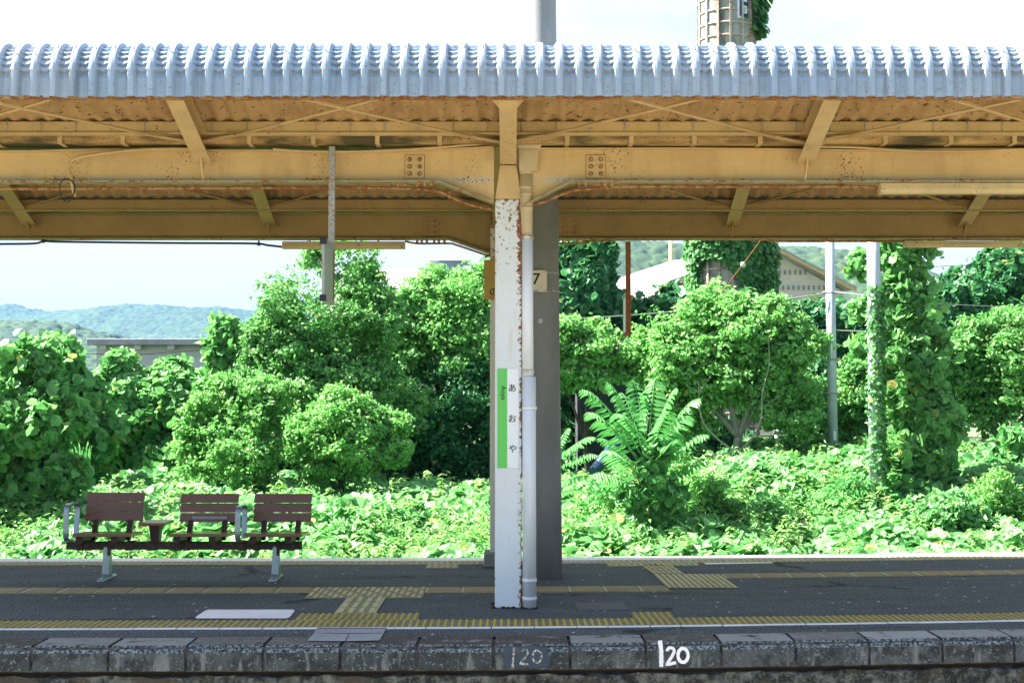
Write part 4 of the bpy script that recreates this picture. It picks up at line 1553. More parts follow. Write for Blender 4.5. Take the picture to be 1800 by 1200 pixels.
for si, (sa, sb, ba, bb) in enumerate(seats):
    x0, x1 = (sa - 900) / ppm(BY - .24), (sb - 900) / ppm(BY - .24)
    yf, yb = BY - .24, BY + .16
    zf, zb_ = zs0 + .005, zs0 - .012
    seat = None
    m_ = MB()
    for k in range(4):
        u0, u1 = k / 4 + .012, (k + 1) / 4 - .012
        ya, yb2 = yf + (yb - yf) * u0, yf + (yb - yf) * u1
        za, zb2 = zf + (zb_ - zf) * u0, zf + (zb_ - zf) * u1
        m_.hexa([(x0, ya, za - .03), (x1, ya, za - .03), (x0, yb2, zb2 - .03), (x1, yb2, zb2 - .03), (x0, ya, za), (x1, ya, za), (x0, yb2, zb2), (x1, yb2, zb2)])
    seat = m_.build('seat', M['seat'], root, bevel=.004)
    ybk = BY + .22
    s2 = ppm(ybk)
    bx0, bx1 = (ba - 900) / s2, (bb - 900) / s2
    dlt = (0, 2, 2)[si]
    zt_, zb3 = P(900, 865 + dlt, ybk + .05).z, P(900, 915.5 + dlt, ybk).z
    m_ = MB()
    for k in range(3):
        h = (zt_ - zb3) / 3
        za, zb4 = zb3 + k * h + .0022, zb3 + (k + 1) * h - .0022
        ya, yb4 = ybk + .05 * k / 3, ybk + .05 * (k + 1) / 3
        m_.hexa([(bx0, ya, za), (bx1, ya, za), (bx0, ya + .024, za), (bx1, ya + .024, za), (bx0 + .01, yb4, zb4), (bx1 + .01, yb4, zb4), (bx0 + .01, yb4 + .024, zb4), (bx1 + .01, yb4 + .024, zb4)])
    back = m_.build('backrest', M['slat'], root, bevel=.004)
    if si == 1:
        w_ = bx1 - bx0
        za = zb3 + .03
        MB().box(bx0 + w_ * .23, bx0 + w_ * .83, ybk - .0022, ybk + .004, za, za + .024).build('sticker', M['sticker'], back)
    for f_ in (.2, .79):
        xx = bx0 + (bx1 - bx0) * f_
        m_ = MB()
        m_.hexa([(xx - .024, BY + .13, bz(952)), (xx + .024, BY + .13, bz(952)), (xx - .024, BY + .19, bz(952)), (xx + .024, BY + .19, bz(952)),
                 (xx - .022, ybk + .025, zb3 + .06), (xx + .022, ybk + .025, zb3 + .06), (xx - .022, ybk + .06, zb3 + .06), (xx + .022, ybk + .06, zb3 + .06)])
        m_.box(xx - .03 - .03, xx + .03 - .03, BY - .16, BY + .13, bz(952), zs0 - .035)
        m_.build('back_support', M['slat_edge'], root, bevel=.004)
# armrests: flat bent loops
for (pf, pr_, top) in ((123.5, 137, 885.5), (421.5, 432, 889.5)):
    xf, xr_ = (pf - 900) / ppm(BY - .2), (pr_ - 900) / ppm(BY + .08)
    xx = (xf + xr_) / 2
    zt_ = P(900, top, BY - .1).z
    zb3 = bz(947)
    path = smooth_path([(xx, BY - .04, zb3 - .005), (xx, BY - .17, zb3 + .005), (xx, BY - .215, zb3 + .05), (xx, BY - .215, zb3 + .15), (xx, BY - .205, zt_ - .04), (xx, BY - .16, zt_),
                        (xx, BY - .02, zt_), (xx, BY + .06, zt_ - .01), (xx, BY + .09, zt_ - .05), (xx, BY + .07, zb3 + .12), (xx, BY + .05, zb3 + .0)], 5)
    m_ = MB()
    for i in range(len(path) - 1):
        m_.bar(path[i], path[i + 1] + (path[i + 1] - path[i]) * .08, .046, .012, up=(0, path[i + 1].z - path[i].z + 1e-4, -(path[i + 1].y - path[i].y)))
    m_.build('armrest', M['alu'], root)
# table
m_ = MB()
x0, x1 = (246 - 900) / ppm(BY - .17), (292 - 900) / ppm(BY - .17)
zt_ = bz(917)
m_.hexa([(x0, BY - .17, zt_ - .02), (x1, BY - .17, zt_ - .02), (x0, BY + .17, zt_ - .02), (x1, BY + .17, zt_ - .02),
         (x0, BY - .17, zt_ + .006), (x1, BY - .17, zt_ + .006), (x0, BY + .17, zt_ + .006), (x1, BY + .17, zt_ + .006)])
tb = m_.build('table_top', M['slat'], root, bevel=.004)
m_ = MB()
xa, xb = bx(268.5), bx(287)
m_.hexa([(xa + .014, BY - .05, bz(952)), (xb - .014, BY - .05, bz(952)), (xa + .014, BY + .05, bz(952)), (xb - .014, BY + .05, bz(952)),
         (xa, BY - .07, zt_ - .021), (xb, BY - .07, zt_ - .021), (xa, BY + .07, zt_ - .021), (xb, BY + .07, zt_ - .021)])
m_.build('table_stem', M['slat_edge'], root, bevel=.004)

# ------------------------------------------------------------------ hills
def ridge(name, prof, Y, depth, base_z, seed, crown, crown_h, step, nrow):
    """wooded hill: skyline measured in the photograph, set at distance Y; its cover is a canopy of separate rounded tree crowns"""
    xs = np.array([P(a, b, Y).x for a, b in prof]); zs = np.array([P(a, b, Y).z for a, b in prof]) - crown_h * .8
    X = np.arange(xs[0], xs[-1], step)
    rg = np.random.default_rng(seed)
    v_ = np.linspace(0, 1, nrow)
    Yr = Y - depth + 1.4 * depth * v_
    sh = np.where(v_ <= .714, np.sin(np.minimum(v_ / .714, 1) * math.pi / 2), np.cos(np.clip((v_ - .714) / .286, 0, 1) * math.pi / 2))
    GX, GY = np.meshgrid(X, Yr)
    GX = GX + rg.uniform(-.25, .25, GX.shape) * step
    H = base_z + (np.interp(GX, xs, zs) - base_z) * sh[:, None]
    p2 = np.stack([GX.ravel(), GY.ravel(), np.zeros(GX.size)], 1)
    und = np.zeros(GX.size)
    for k in range(8):
        d = rg.normal(size=2); d /= np.linalg.norm(d)
        und += np.sin((p2[:, 0] * d[0] + p2[:, 1] * d[1]) / crown * rg.uniform(.08, .5) + rg.uniform(0, 6.28))
    # crowns: jittered grid of domes
    ix = np.floor(p2[:, 0] / crown).astype(int); iy = np.floor(p2[:, 1] / crown).astype(int)
    best = np.zeros(GX.size)
    def hsh(a, b, k):
        v = np.sin(a * 127.1 + b * 311.7 + k * 74.7 + seed) * 43758.5453
        return v - np.floor(v)
    for dx in (-1, 0, 1):
        for dy in (-1, 0, 1):
            a, b = ix + dx, iy + dy
            cx_ = (a + .5 + (hsh(a, b, 1) - .5) * .8) * crown; cy_ = (b + .5 + (hsh(a, b, 2) - .5) * .8) * crown
            rad = crown * (.55 + .35 * hsh(a, b, 3))
            d2 = ((p2[:, 0] - cx_) ** 2 + (p2[:, 1] - cy_) ** 2) / rad ** 2
            best = np.maximum(best, np.sqrt(np.maximum(0, 1 - d2)) * (.6 + .6 * hsh(a, b, 4)))
    Z = H.ravel() + (crown_h * best + und * crown_h * .22) * np.repeat(.3 + .7 * sh, len(X)) + rg.normal(0, crown_h * .07, GX.size)
    V = np.stack([p2[:, 0], p2[:, 1], Z], 1)
    nc = len(X)
    i, j = np.meshgrid(np.arange(nrow - 1), np.arange(nc - 1), indexing='ij')
    a = (i * nc + j).ravel()
    q_ = np.stack([a, a + 1, a + 1 + nc, a + nc], 1)
    return tag(fast_mesh(name, V, q_, M['hill'], smooth=True), kind='structure')


ridge('far_hills', [(-900, 600), (-500, 560), (-200, 545), (0, 547), (30, 543), (60, 550), (75, 547), (95, 553), (130, 552), (170, 548), (215, 546), (235, 541), (255, 539.5), (285, 544),
                    (315, 541), (350, 546), (385, 545), (410, 544), (435, 548), (465, 553), (560, 565), (700, 560), (900, 590)], 3000, 900, -1.2, 3, 13, 7, 3.4, 220)
ridge('near_hill', [(-500, 560), (-200, 555), (-60, 560), (0, 568), (40, 570), (70, 569), (110, 573), (135, 577), (155, 585), (185, 590), (210, 594), (300, 612), (420, 640)], 1100, 300, -1.2, 4, 7.5, 5, 1.7, 170)
ridge('wooded_hill', [(790, 520), (835, 480), (855, 455), (900, 432), (960, 418), (1020, 416), (1070, 423), (1110, 430), (1145, 432), (1164, 439), (1200, 441), (1240, 440), (1300, 436), (1350, 440), (1400, 444), (1440, 451), (1480, 456),
                      (1520, 466), (1580, 482), (1660, 505), (1800, 560)], 900, 300, -1.2, 5, 6, 4.2, 1.3, 210)

# ------------------------------------------------------------------ far buildings
a = P(159, 600, 40)
root = thing('shed', (a.x + 2.2, 41, -1.2), 'low grey shed with a flat overhanging roof behind the vines at left', 'shed')
zt = P(160, 596, 40).z
xw0, xw1 = P(170, 600, 40).x, P(450, 600, 40).x
MB().box(xw0, xw1, 40.0, 46, -1.2, zt - .2).build('wall', M['wall_grey'], root)
m_ = MB().box(a.x, xw1 + .2, 39.6, 46.3, zt - .19, zt)
m_.build('roof', M['roofgrey'], root, bevel=.02)
for px in (182, 243, 302, 360):
    x = P(px, 605, 39.8).x
    MB().box(x - .1, x + .1, 39.7, 39.999, zt - .32, zt - .195).build('eave_bracket', M['wall_grey'], root)

root = thing('barn', (P(720, 500, 52).x, 54, -1.2), 'pale roofed barn with a blue grey cupola behind the trees', 'building')
zR, zE = P(720, 474, 56).z, P(720, 560, 50).z
x0, x1 = P(560, 500, 50).x, P(812, 500, 56).x
m_ = MB()
m_.hexa([(x0, 50, zE - .15), (x1, 50, zE - .15), (x0, 56, zR - .15), (x1, 56, zR - .15), (x0, 50, zE), (x1, 50, zE), (x0, 56, zR), (x1, 56, zR)])
m_.hexa([(x0, 62, zE - .15), (x1, 62, zE - .15), (x0, 56.001, zR - .15), (x1, 56.001, zR - .15), (x0, 62, zE), (x1, 62, zE), (x0, 56.001, zR), (x1, 56.001, zR)])
rf = m_.build('roof', M['roofwhite'], root)
MB().prism([(50.4, -1.2), (61.6, -1.2), (61.6, zE - .05), (56, zR - .25), (50.4, zE - .05)], x0 + .3, x1 - .3, 'x').build('wall', M['wall_beige'], root)
ca, cb = P(771, 470, 54.5), P(812, 470, 54.5)
cz0, cz1 = zE, P(790, 459, 54.5).z
cup = MB().box(ca.x, cb.x, 54.5, 56.0, cz0, cz1).build('cupola', M['shutter'], root)
zc1 = P(790, 446, 54.3).z
m_ = MB()
e0, e1 = P(764, 459, 54.2).x, P(826, 459, 54.2).x
r0_, r1_ = P(782, 446, 54.5).x, P(824, 447, 54.5).x
m_.hexa([(e0 - .25, 54.15, cz1 + .002), (e1, 54.15, cz1 + .002), (e0 - .25, 56.4, cz1 + .002), (e1, 56.4, cz1 + .002),
         (r0_, 54.9, zc1), (r1_, 54.9, zc1), (r0_, 55.6, zc1), (r1_, 55.6, zc1)])
m_.build('cupola_roof', M['shutter'], cup)
m_ = MB()
for k in range(4):
    z = cz0 + (cz1 - cz0) * (.58 + .09 * k)
    m_.box(ca.x + .25, cb.x - .25, 54.47, 54.499, z, z + .03)
m_.build('louvre', M['wall_grey'], cup)

# gabled house: gable to the camera, ridge running back to the left
root = thing('gabled_house', (12, 60, -1.2), 'beige gabled house with pale roof behind the ivy covered chimney', 'building')
A = P(1360, 439, 60); L0 = P(1188, 496, 60); R0 = P(1497, 509, 60)
back = Vector((-3.94, 6.2, 0))
m_ = MB()
m_.add([L0 + Vector((.35, .05, -.1)), A + Vector((0, .05, -.12)), R0 + Vector((-.35, .05, -.1)), Vector((R0.x - .35, 60.05, -1.2)), Vector((L0.x + .35, 60.05, -1.2))] +
       [p + back for p in (L0 + Vector((.35, .05, -.1)), A + Vector((0, .05, -.12)), R0 + Vector((-.35, .05, -.1)), Vector((R0.x - .35, 60.05, -1.2)), Vector((L0.x + .35, 60.05, -1.2)))],
       [(0, 1, 2, 3, 4), (9, 8, 7, 6, 5), (0, 4, 9, 5), (2, 7, 8, 3), (0, 5, 6, 1), (1, 6, 7, 2)])
wall = m_.build('wall', M['wall_beige'], root)
m_ = MB()
for (py, x0_, x1_) in ((477, 1362, 1420), (504, 1350, 1462)):
    px = x0_
    while px < x1_:
        p = P(px, py, 60.0)
        m_.box(p.x - .035, p.x + .035, 60.0, 60.049, p.z - .14, p.z + .06)
        px += 9
m_.build('vent_slots', M['wire'], wall)
up = Vector((0, 0, .16))
fr = Vector((0, -.45, 0))
m_ = MB()
def slab(m_, p, q_, mi=0):
    m_.hexa([p + fr, q_ + fr, p + back, q_ + back, p + fr + up, q_ + fr + up, p + back + up, q_ + back + up], mi)
slab(m_, L0 - (A - L0) * .06, A + Vector((-.002, 0, 0)))
m_.build('roof', M['roofwhite'], root)
m_ = MB()
slab(m_, A + Vector((.002, 0, 0)), R0 + (R0 - A) * .03)
m_.build('roof', M['roofgrey'], root)
m_ = MB()
m_.bar(A + Vector((.05, -.455, -.04)), R0 + (R0 - A) * .03 + Vector((0, -.455, -.04)), .03, .12, up=(0, 0, 1))
m_.bar(A + Vector((-.05, -.455, -.04)), L0 - (A - L0) * .06 + Vector((0, -.455, -.04)), .03, .12, up=(0, 0, 1))
m_.build('barge_board', M['trim_y'], root)
# lower pale lean-to
root = thing('lean_to', (P(1150, 520, 54).x, 55, -1.2), 'low pale roofed lean-to below the gabled house', 'shed')
p0, p1 = P(1090, 524, 52), P(1205, 522, 52)
p2, p3 = P(1100, 496, 56), P(1205, 503, 56)
m_ = MB()
m_.hexa([p0 - up, p1 - up, p2 - up, p3 - up, p0, p1, p2, p3])
m_.build('roof', M['roofwhite'], root)
MB().box(p0.x + .2, p1.x - .2, 52.3, 55.8, -1.2, p0.z - .2).build('wall', M['wall_grey'], root)
p = P(1179, 464, 72)
o = MB().tube([(p.x, 72, -1.2), (p.x, 72, P(1179, 395, 72).z)], .1, 10).build('yellow_pole', M['yellowpole'])
tag(o, 'thin yellow pole standing behind the pale roof', 'pole')

# garden shed among the bushes
root = thing('tin_roof_hut', (P(1060, 700, 23.5).x, 23.8, -.2), 'dark board hut with a rusty corrugated tin roof among the bushes', 'shed')
a, b = P(1000, 610, 23), P(1165, 612, 23)
za, zb_ = P(1100, 626, 22.6).z, P(1100, 599, 24.5).z
rows_t = rows_line((22.6, za), (24.6, zb_), 3, -.1, 1)
RIB_s = RIB
corrugated('roof', rows_t, a.x, b.x, [M['roofgrey'], M['darkwood']], root)
m_ = MB()
for k in range(9):
    z0 = .0 + k * .165
    m_.box(a.x + .15, b.x - .15, 22.9, 22.94, z0, z0 + .155)
m_.box(a.x + .15, b.x - .15, 22.9405, 24.2, -.2, za - .25)
m_.build('wall', M['darkwood'], root)

# railing behind the poles
root = thing('pipe_railing', (P(1410, 790, 21).x, 21, -.2), 'pale pipe railing with two bars behind the steel pole', 'railing')
for py in (757, 791):
    MB().tube([P(1360, py + 1, 21), P(1475, py - 1, 21)], .028, 8).build('rail', M['steelpole'], root)
for px in (1365, 1470):
    MB().tube([P(px, 750, 21.05), (P(px, 750, 21.05).x, 21.05, -.2)], .03, 8).build('post', M['steelpole'], root)

# blue pipe leaning in the weeds
o = MB().tube([P(1043, 830, 16.6), P(1090, 772, 17.0)], .075, 14).build('blue_pipe', M['bluepipe'])
tag(o, 'dark blue pipe leaning among the fern-like leaves', 'pipe')

# poles on the right
a = P(1466, 850, 20)
root = thing('steel_pole', (a.x, 20, -.3), 'bare pale blue steel pole left of the vine covered pole', 'pole')
MB().tube([(a.x + .0, 20, -.3), (a.x - .03, 20, 5.2)], [.075, .068], 20).build('shaft', M['steelpole'], root)
for py in (514, 632, 691):
    z = P(1466, py, 20).z
    MB().tube([(a.x, 20, z - .012), (a.x, 20, z + .012)], .085, 16).build('band', M['rod'], root)
    MB().tube([(a.x - .16, 19.93, z), (a.x + .1, 19.93, z)], .008, 6).build('step_bolt', M['rod'], root)
MB().box(a.x - .022, a.x + .022, 19.915, 19.93, P(1466, 773, 20).z, P(1466, 757, 20).z).build('label_plate', M['white'], root)
a = P(1541, 900, 17.2)
b = P(1535, 425, 17.2)
root = thing('vine_pole', (a.x, 17.2, -.1), 'slim concrete pole with small ivy climbing up it', 'pole')
dx = (b.x - a.x) / (b.z - a.z)
MB().tube([(a.x, 17.2, -.1), (a.x + dx * 5.4, 17.2, 5.4)], [.093, .078], 22).build('shaft', M['steelpole'], root)
for py in (456, 514, 572, 743, 790):
    p = P(1540, py, 17.2)
    MB().tube([(p.x - .16, 17.15, p.z), (p.x + .16, 17.15, p.z)], .007, 6).build('step_bolt', M['rod'], root)
VPOLE = root

# chimney
cx0 = P(1276, 30, 38).x
root = thing('chimney', (cx0, 38, -1.2), 'tall old chimney with rusty bands, its foot clad in ivy', 'chimney')
rc = 47 / ppm(38)
zs_ = [-1.2, 6, 14, 24]
NS = 14
MB().tube([(cx0, 38, z) for z in zs_], [rc * 1.08, rc * 1.05, rc * 1.02, rc * .98], NS * 2).build('shaft', M['chimney'], root)
m_ = MB()
z = .5
while z < 24:
    m_.tube([(cx0, 38, z - .028), (cx0, 38, z + .028)], rc * 1.02 + .06 * (1 - z / 24), 28)
    z += .375
m_.build('hoops', M['chimband'], root)['kind'] = 'thing'
for k in range(NS):
    t_ = 2 * math.pi * (k + .5) / NS
    m_ = MB()
    m_.bar((cx0 + rc * 1.10 * math.cos(t_), 38 + rc * 1.10 * math.sin(t_), -1), (cx0 + rc * 1.00 * math.cos(t_), 38 + rc * 1.00 * math.sin(t_), 24), .06, .06)
    m_.build('upright_bar', M['chimband'], root)
sg = thing('chimney_sign', (P(1309, 30, 37.2).x, 37.3, P(1309, 30, 37.2).z), 'narrow dark blue sign with white characters fixed to the chimney', 'sign')
def sp3(px, py, d=37.2): return P(px, py, d)
sx0, sx1 = sp3(1298, 0).x, sp3(1319, 0).x
zb_ = sp3(0, 31).z
zt = 24
an = R(-38)
def turn(vs):
    c0 = Vector((sx0, 37.2))
    return [(c0.x + (v[0] - c0.x) * math.cos(-an) - (v[1] - c0.y) * math.sin(-an), c0.y + (v[0] - c0.x) * math.sin(-an) + (v[1] - c0.y) * math.cos(-an), v[2]) for v in vs]
m_ = MB().box(sx0, sx0 + (sx1 - sx0) * 1.25, 37.2, 37.25, zb_, zt); m_.v = turn(m_.v); m_.build('panel', M['white'], sg)
m_ = MB().box(sx0 + .05, sx0 + (sx1 - sx0) * 1.25 - .05, 37.17, 37.1995, zb_ + .06, zt - .05); m_.v = turn(m_.v); m_.build('face', M['signblue'], sg)
m_ = MB()
zc0, w_ = sp3(0, 22).z, (sx1 - sx0) * 1.25
def chbox(u0, u1, z0, z1): m_.box(sx0 + w_ * u0, sx0 + w_ * u1, 37.15, 37.1695, z0, z1)
chbox(.32, .42, zc0, zc0 + .22); chbox(.62, .72, zc0, zc0 + .22); chbox(.42, .62, zc0, zc0 + .05); chbox(.42, .62, zc0 + .17, zc0 + .22); chbox(.47, .57, zc0 + .08, zc0 + .13)
m_.v = turn(m_.v); m_.build('character', M['white'], sg); m_ = MB()
chbox(.32, .72, zc0 + .34, zc0 + .39); chbox(.62, .72, zc0 + .39, zc0 + .7)
m_.v = turn(m_.v); m_.build('character', M['white'], sg)


# ------------------------------------------------------------------ wires
def wire(pts, r, label, mat=None, sag=0.0):
    pts = [Vector(p) for p in pts]
    out = []
    for i in range(len(pts) - 1):
        for k in range(10):
            t_ = k / 10
            q_ = pts[i].lerp(pts[i + 1], t_)
            q_.z -= sag * 4 * t_ * (1 - t_)
            out.append(q_)
    out.append(pts[-1])
    return tag(MB().tube(out, r, 5).build('wire', mat or M['wire']), label, 'wire')


wire([P(1320, -42, 24), P(1430, 118, 22)], .008, 'thin wire slanting down through the sky right of the chimney')
wire([P(985, 561, 20.5), P(1240, 542, 20.4), P(1465, 513, 19.9)], .010, 'grey wire sloping up to the pale steel pole over the right bushes', sag=.02)
wire([P(1467, 513, 19.9), P(1540, 521, 17.3)], .010, 'short wire between the steel pole and the ivy pole')
wire([P(1300, 578, 20.6), P(1466, 580, 20), P(1540, 583, 17.4)], .006, 'faint lower wire crossing behind the steel pole')
wire([P(1610, 533, 22), P(1790, 540, 22), P(1900, 545, 22)], .006, 'thin wire over the dark vines at the right edge')
wire([P(1600, 470, 30), P(1800, 462, 30), P(1900, 460, 30)], .010, 'thin grey wire against the sky at the right')
wire([P(100, 622, 30), P(260, 622, 32), P(370, 614, 34)], .010, 'thin wire in front of the grey shed wall', M['cable'])
root = thing('stay_wire', P(1270, 512, 17), 'brown stay wire with a white ball insulator below the rear beam', 'wire')
MB().tube([P(1345, 412, 13.4), P(1306, 465, 15.2), P(1268, 515, 17)], .0055, 6).build('strand', M['rustpost'], root)
MB().ball(P(1306, 465, 15.19), .032, 12, 8).build('insulator', M['wirewhite'], root)
# ------------------------------------------------------------------ foliage
DENS = 1.0


def field(p, seed, freq):
    rg = np.random.default_rng(seed)
    s = np.zeros(len(p))
    for k in range(7):
        d = rg.normal(size=3); d /= np.linalg.norm(d)
        s += np.sin(p @ d * freq * rg.uniform(.5, 1.8) + rg.uniform(0, 6.28))
    return s / 2.6


def unit(n, rg):
    v = rg.normal(size=(n, 3))
    return v / np.linalg.norm(v, axis=1, keepdims=True)


def leaf_geo(pos, nrm, size, rg, shape='tree', droop=.0):
    """two folded quads per leaf; returns verts (n*6,3) and quads (n*2,4)"""
    n = len(pos)
    nrm = nrm / np.maximum(np.linalg.norm(nrm, axis=1, keepdims=True), 1e-6)
    tr = unit(n, rg)
    t = tr - nrm * np.sum(tr * nrm, 1, keepdims=True)
    t /= np.maximum(np.linalg.norm(t, axis=1, keepdims=True), 1e-6)
    t[:, 2] -= droop
    t -= nrm * np.sum(t * nrm, 1, keepdims=True)
    t /= np.maximum(np.linalg.norm(t, axis=1, keepdims=True), 1e-6)
    b = np.cross(nrm, t)
    s = (size * (.55 + .85 * rg.uniform(0, 1, n) ** 1.3))[:, None] if shape != 'tree' else (size * rg.uniform(.65, 1.3, n))[:, None]
    if shape == 'round':
        pr = [(-.5, 0, 0), (-.30, .46, .10), (.22, .44, .12), (.55, 0, -.06), (.22, -.44, .12), (-.30, -.46, .10)]
    elif shape == 'slim':
        pr = [(-.5, 0, 0), (-.15, .16, .05), (.2, .14, .05), (.55, 0, -.05), (.2, -.14, .05), (-.15, -.16, .05)]
    else:
        pr = [(-.5, 0, 0), (-.15, .29, .08), (.22, .24, .08), (.55, 0, -.06), (.22, -.24, .08), (-.15, -.29, .08)]
    V = np.empty((n, 6, 3), dtype=np.float32)
    for k, (u, w, h) in enumerate(pr):
        V[:, k] = pos + (t * u + b * w + nrm * h) * s
    base = np.arange(n)[:, None] * 6
    q = np.concatenate([base + np.array([[0, 3, 2, 1]]), base + np.array([[0, 5, 4, 3]])], 1).reshape(-1, 4)
    return V.reshape(-1, 3), q


def scatter(lobes, kind, leaf, rg, dens=1.0, gap=0.0, zmin=None):
    """lobes: (centre, (rx,ry,rz)). kind 'tree': leafy clumps on the lobes; 'blanket': overlapping vine leaves on the lobe skins"""
    ex = []
    for (c, r3) in lobes:                      # break every lobe into uneven smaller ones
        c = np.array(c); r3 = np.array(r3)
        ex.append((c, r3 * .86))
        m_ = 7 if kind == 'tree' else 5
        for d in unit(m_, rg):
            if d[2] < -.55: d[2] *= -.6
            k_ = rg.uniform(.22, .60) if kind == 'tree' else rg.uniform(.26, .55)
            ex.append((c + d * r3 * rg.uniform(.70, 1.12), r3 * k_))
    lobes = ex
    Ps, Ns = [], []
    for li, (c, r3) in enumerate(lobes):
        c = np.array(c); r3 = np.array(r3)
        rm = float(np.mean(r3))
        area = 4 * math.pi * rm * rm
        if kind == 'tree':
            rcl = max(.10, min(.30, rm * .36))
            nc = int(area / (rcl * rcl * 2.7)) + 3
            d = unit(nc, rg)
            f = rg.uniform(.50, 1.12, nc)[:, None]
            cc = c + d * r3 * f * (1 + .26 * field(c + d * r3, 5, 2.6))[:, None]
            kp = field(cc, 17, 2.4) + .5 * field(cc, 19, 5.0) > -.46        # hollows between the boughs
            d, cc = d[kp], cc[kp]; nc = len(cc)
            if nc == 0: continue
            cn = d * .55 + unit(nc, rg) * .75 + np.array([0, -.05, .45])
            per = max(6, int(dens * 4.2 * rcl * rcl * 4 / (leaf * leaf * .5) * .30))
            idx = np.repeat(np.arange(nc), per)
            e = unit(len(idx), rg)
            out = d[idx] * .35 + np.array([0, 0, .35])
            e2 = e + out; e2 /= np.linalg.norm(e2, axis=1, keepdims=True)
            rr = rcl * rg.uniform(.55, 1.15, len(idx)) * rg.uniform(.5, 1.45, nc)[idx]
            p = cc[idx] + e2 * rr[:, None] * np.array([1.2, 1.2, .62])
            nn = e2 * .35 + cn[idx] * .9 + unit(len(idx), rg) * .70
            # loose sprigs reaching out past the crown
            nsp = int(10 + area * 5)
            sd_ = unit(nsp, rg); sd_[:, 2] = np.abs(sd_[:, 2]) * .8 + .05 * sd_[:, 2]
            root_ = c + sd_ * r3 * .9
            dirn = sd_ + unit(nsp, rg) * .5 + np.array([0, 0, .35])
            dirn /= np.linalg.norm(dirn, axis=1, keepdims=True)
            ln = rg.uniform(.15, .58, nsp) * min(1.0, rm / .5)
            m2 = 9
            tt = np.tile(np.linspace(.1, 1, m2), nsp)
            k2 = np.repeat(np.arange(nsp), m2)
            ps_ = root_[k2] + dirn[k2] * (ln[k2] * tt)[:, None] + rg.normal(0, leaf * .45, (nsp * m2, 3))
            Ps.append(ps_); Ns.append(unit(nsp * m2, rg) + np.array([0, -.1, .6]))
            # inner leaves
            ni = int(len(idx) * .20)
            pi = c + unit(ni, rg) * r3 * (rg.uniform(.1, .75, ni) ** .6)[:, None]
            Ps += [p, pi]; Ns += [nn, unit(ni, rg) + np.array([0, 0, .4])]
        else:
            n = int(dens * area * 3.4 / (leaf * leaf * .62))
            d = unit(n, rg)
            base = c + d * r3
            bumpf = 1 + .20 * field(base, 31, 2.2) + .09 * field(base, 77, 6.0)
            dep = 1 - np.abs(rg.normal(0, .10, n))
            p = c + d * r3 * (bumpf * dep)[:, None]
            nn = d * .55 + np.array([0, -.05, .45]) + unit(n, rg) * .80
            if gap:
                keep = field(base, 13 + li, 4.0) > (-1.2 + gap)
                p, nn = p[keep], nn[keep]
            Ps.append(p); Ns.append(nn)
            nsp = int(6 + area * 3)
            sd_ = unit(nsp, rg); sd_[:, 2] = np.abs(sd_[:, 2])
            dirn = sd_ * .6 + unit(nsp, rg) * .6 + np.array([0, 0, .25])
            dirn /= np.linalg.norm(dirn, axis=1, keepdims=True)
            ln = rg.uniform(.12, .42, nsp) * min(1.0, rm / .45)
            m2 = 7
            tt = np.tile(np.linspace(.1, 1, m2), nsp); k2 = np.repeat(np.arange(nsp), m2)
            ps_ = (c + sd_ * r3 * .92)[k2] + dirn[k2] * (ln[k2] * tt)[:, None] + rg.normal(0, leaf * .4, (nsp * m2, 3)) - np.array([0, 0, 1.]) * (tt ** 2 * .10)[:, None]
            Ps.append(ps_); Ns.append(unit(nsp * m2, rg) + np.array([0, -.1, .6]))
            ni = int(n * .25)
            pi = c + unit(ni, rg) * r3 * rg.uniform(.35, .85, ni)[:, None]
            Ps.append(pi); Ns.append(unit(ni, rg) + np.array([0, 0, .4]))
    p = np.concatenate(Ps); nn = np.concatenate(Ns)
    if zmin is not None:
        k = p[:, 2] > zmin
        p, nn = p[k], nn[k]
    return p, nn


def lobes_px(lst, Y, squash=1.0):
    out = []
    for L in lst:
        px, py, r = L[:3]
        dy = L[3] if len(L) > 3 else 0.0
        asp = L[4] if len(L) > 4 else 1.0
        y = Y + dy
        rr = r * y / F
        out.append((P(px, py, y), (rr, rr * .95, rr * squash * asp)))
    return out


def trunk_to(root, base, tips, r, mat, rg, name='trunk'):
    m_ = MB()
    base = Vector(base)
    top = sum((Vector(t) for t in tips), Vector()) / len(tips)
    fork = base.lerp(top, .45) + Vector((rg.uniform(-.1, .1), rg.uniform(-.1, .1), 0))
    m_.tube(smooth_path([base, base.lerp(fork, .5) + Vector((rg.uniform(-.06, .06), 0, 0)), fork], 5), np.linspace(r, r * .7, 11), 9)
    for t in tips:
        t = Vector(t)
        md = fork.lerp(t, .5) + Vector((rg.uniform(-.15, .15), rg.uniform(-.15, .15), rg.uniform(0, .2)))
        m_.tube(smooth_path([fork, md, t], 5), np.linspace(r * .6, r * .15, 11), 7)
    return m_.build(name, mat, root)


def plant(name, label, cat, kind, lobes, Y, leaf, mat, dens=1.0, shape=None, group=None, trunk=True, r=.07, gap=0.0, bark='bark', seed=0, base=None, squash=1.0, zb=-.4):
    rg = np.random.default_rng(1000 + seed)
    L = lobes_px(lobes, Y, squash)
    cxm = sum(l[0].x for l in L) / len(L); cym = sum(l[0].y for l in L) / len(L)
    b = Vector((cxm, cym, zb)) if base is None else Vector(base)
    root = thing(name, b, label, cat, group)
    p, nn = scatter(L, kind, leaf, rg, dens * DENS, gap, zb + .02)
    V, q = leaf_geo(p, nn, leaf, rg, shape or ('round' if kind == 'blanket' else 'tree'), .5 if kind == 'blanket' else .25)
    fast_mesh('crown' if kind == 'tree' else 'foliage', V, q, M[mat], root)
    if trunk:
        trunk_to(root, b, [l[0] for l in L[:5]], r, M[bark], rg, 'trunk' if kind == 'tree' else 'stem')
    return root, len(p)


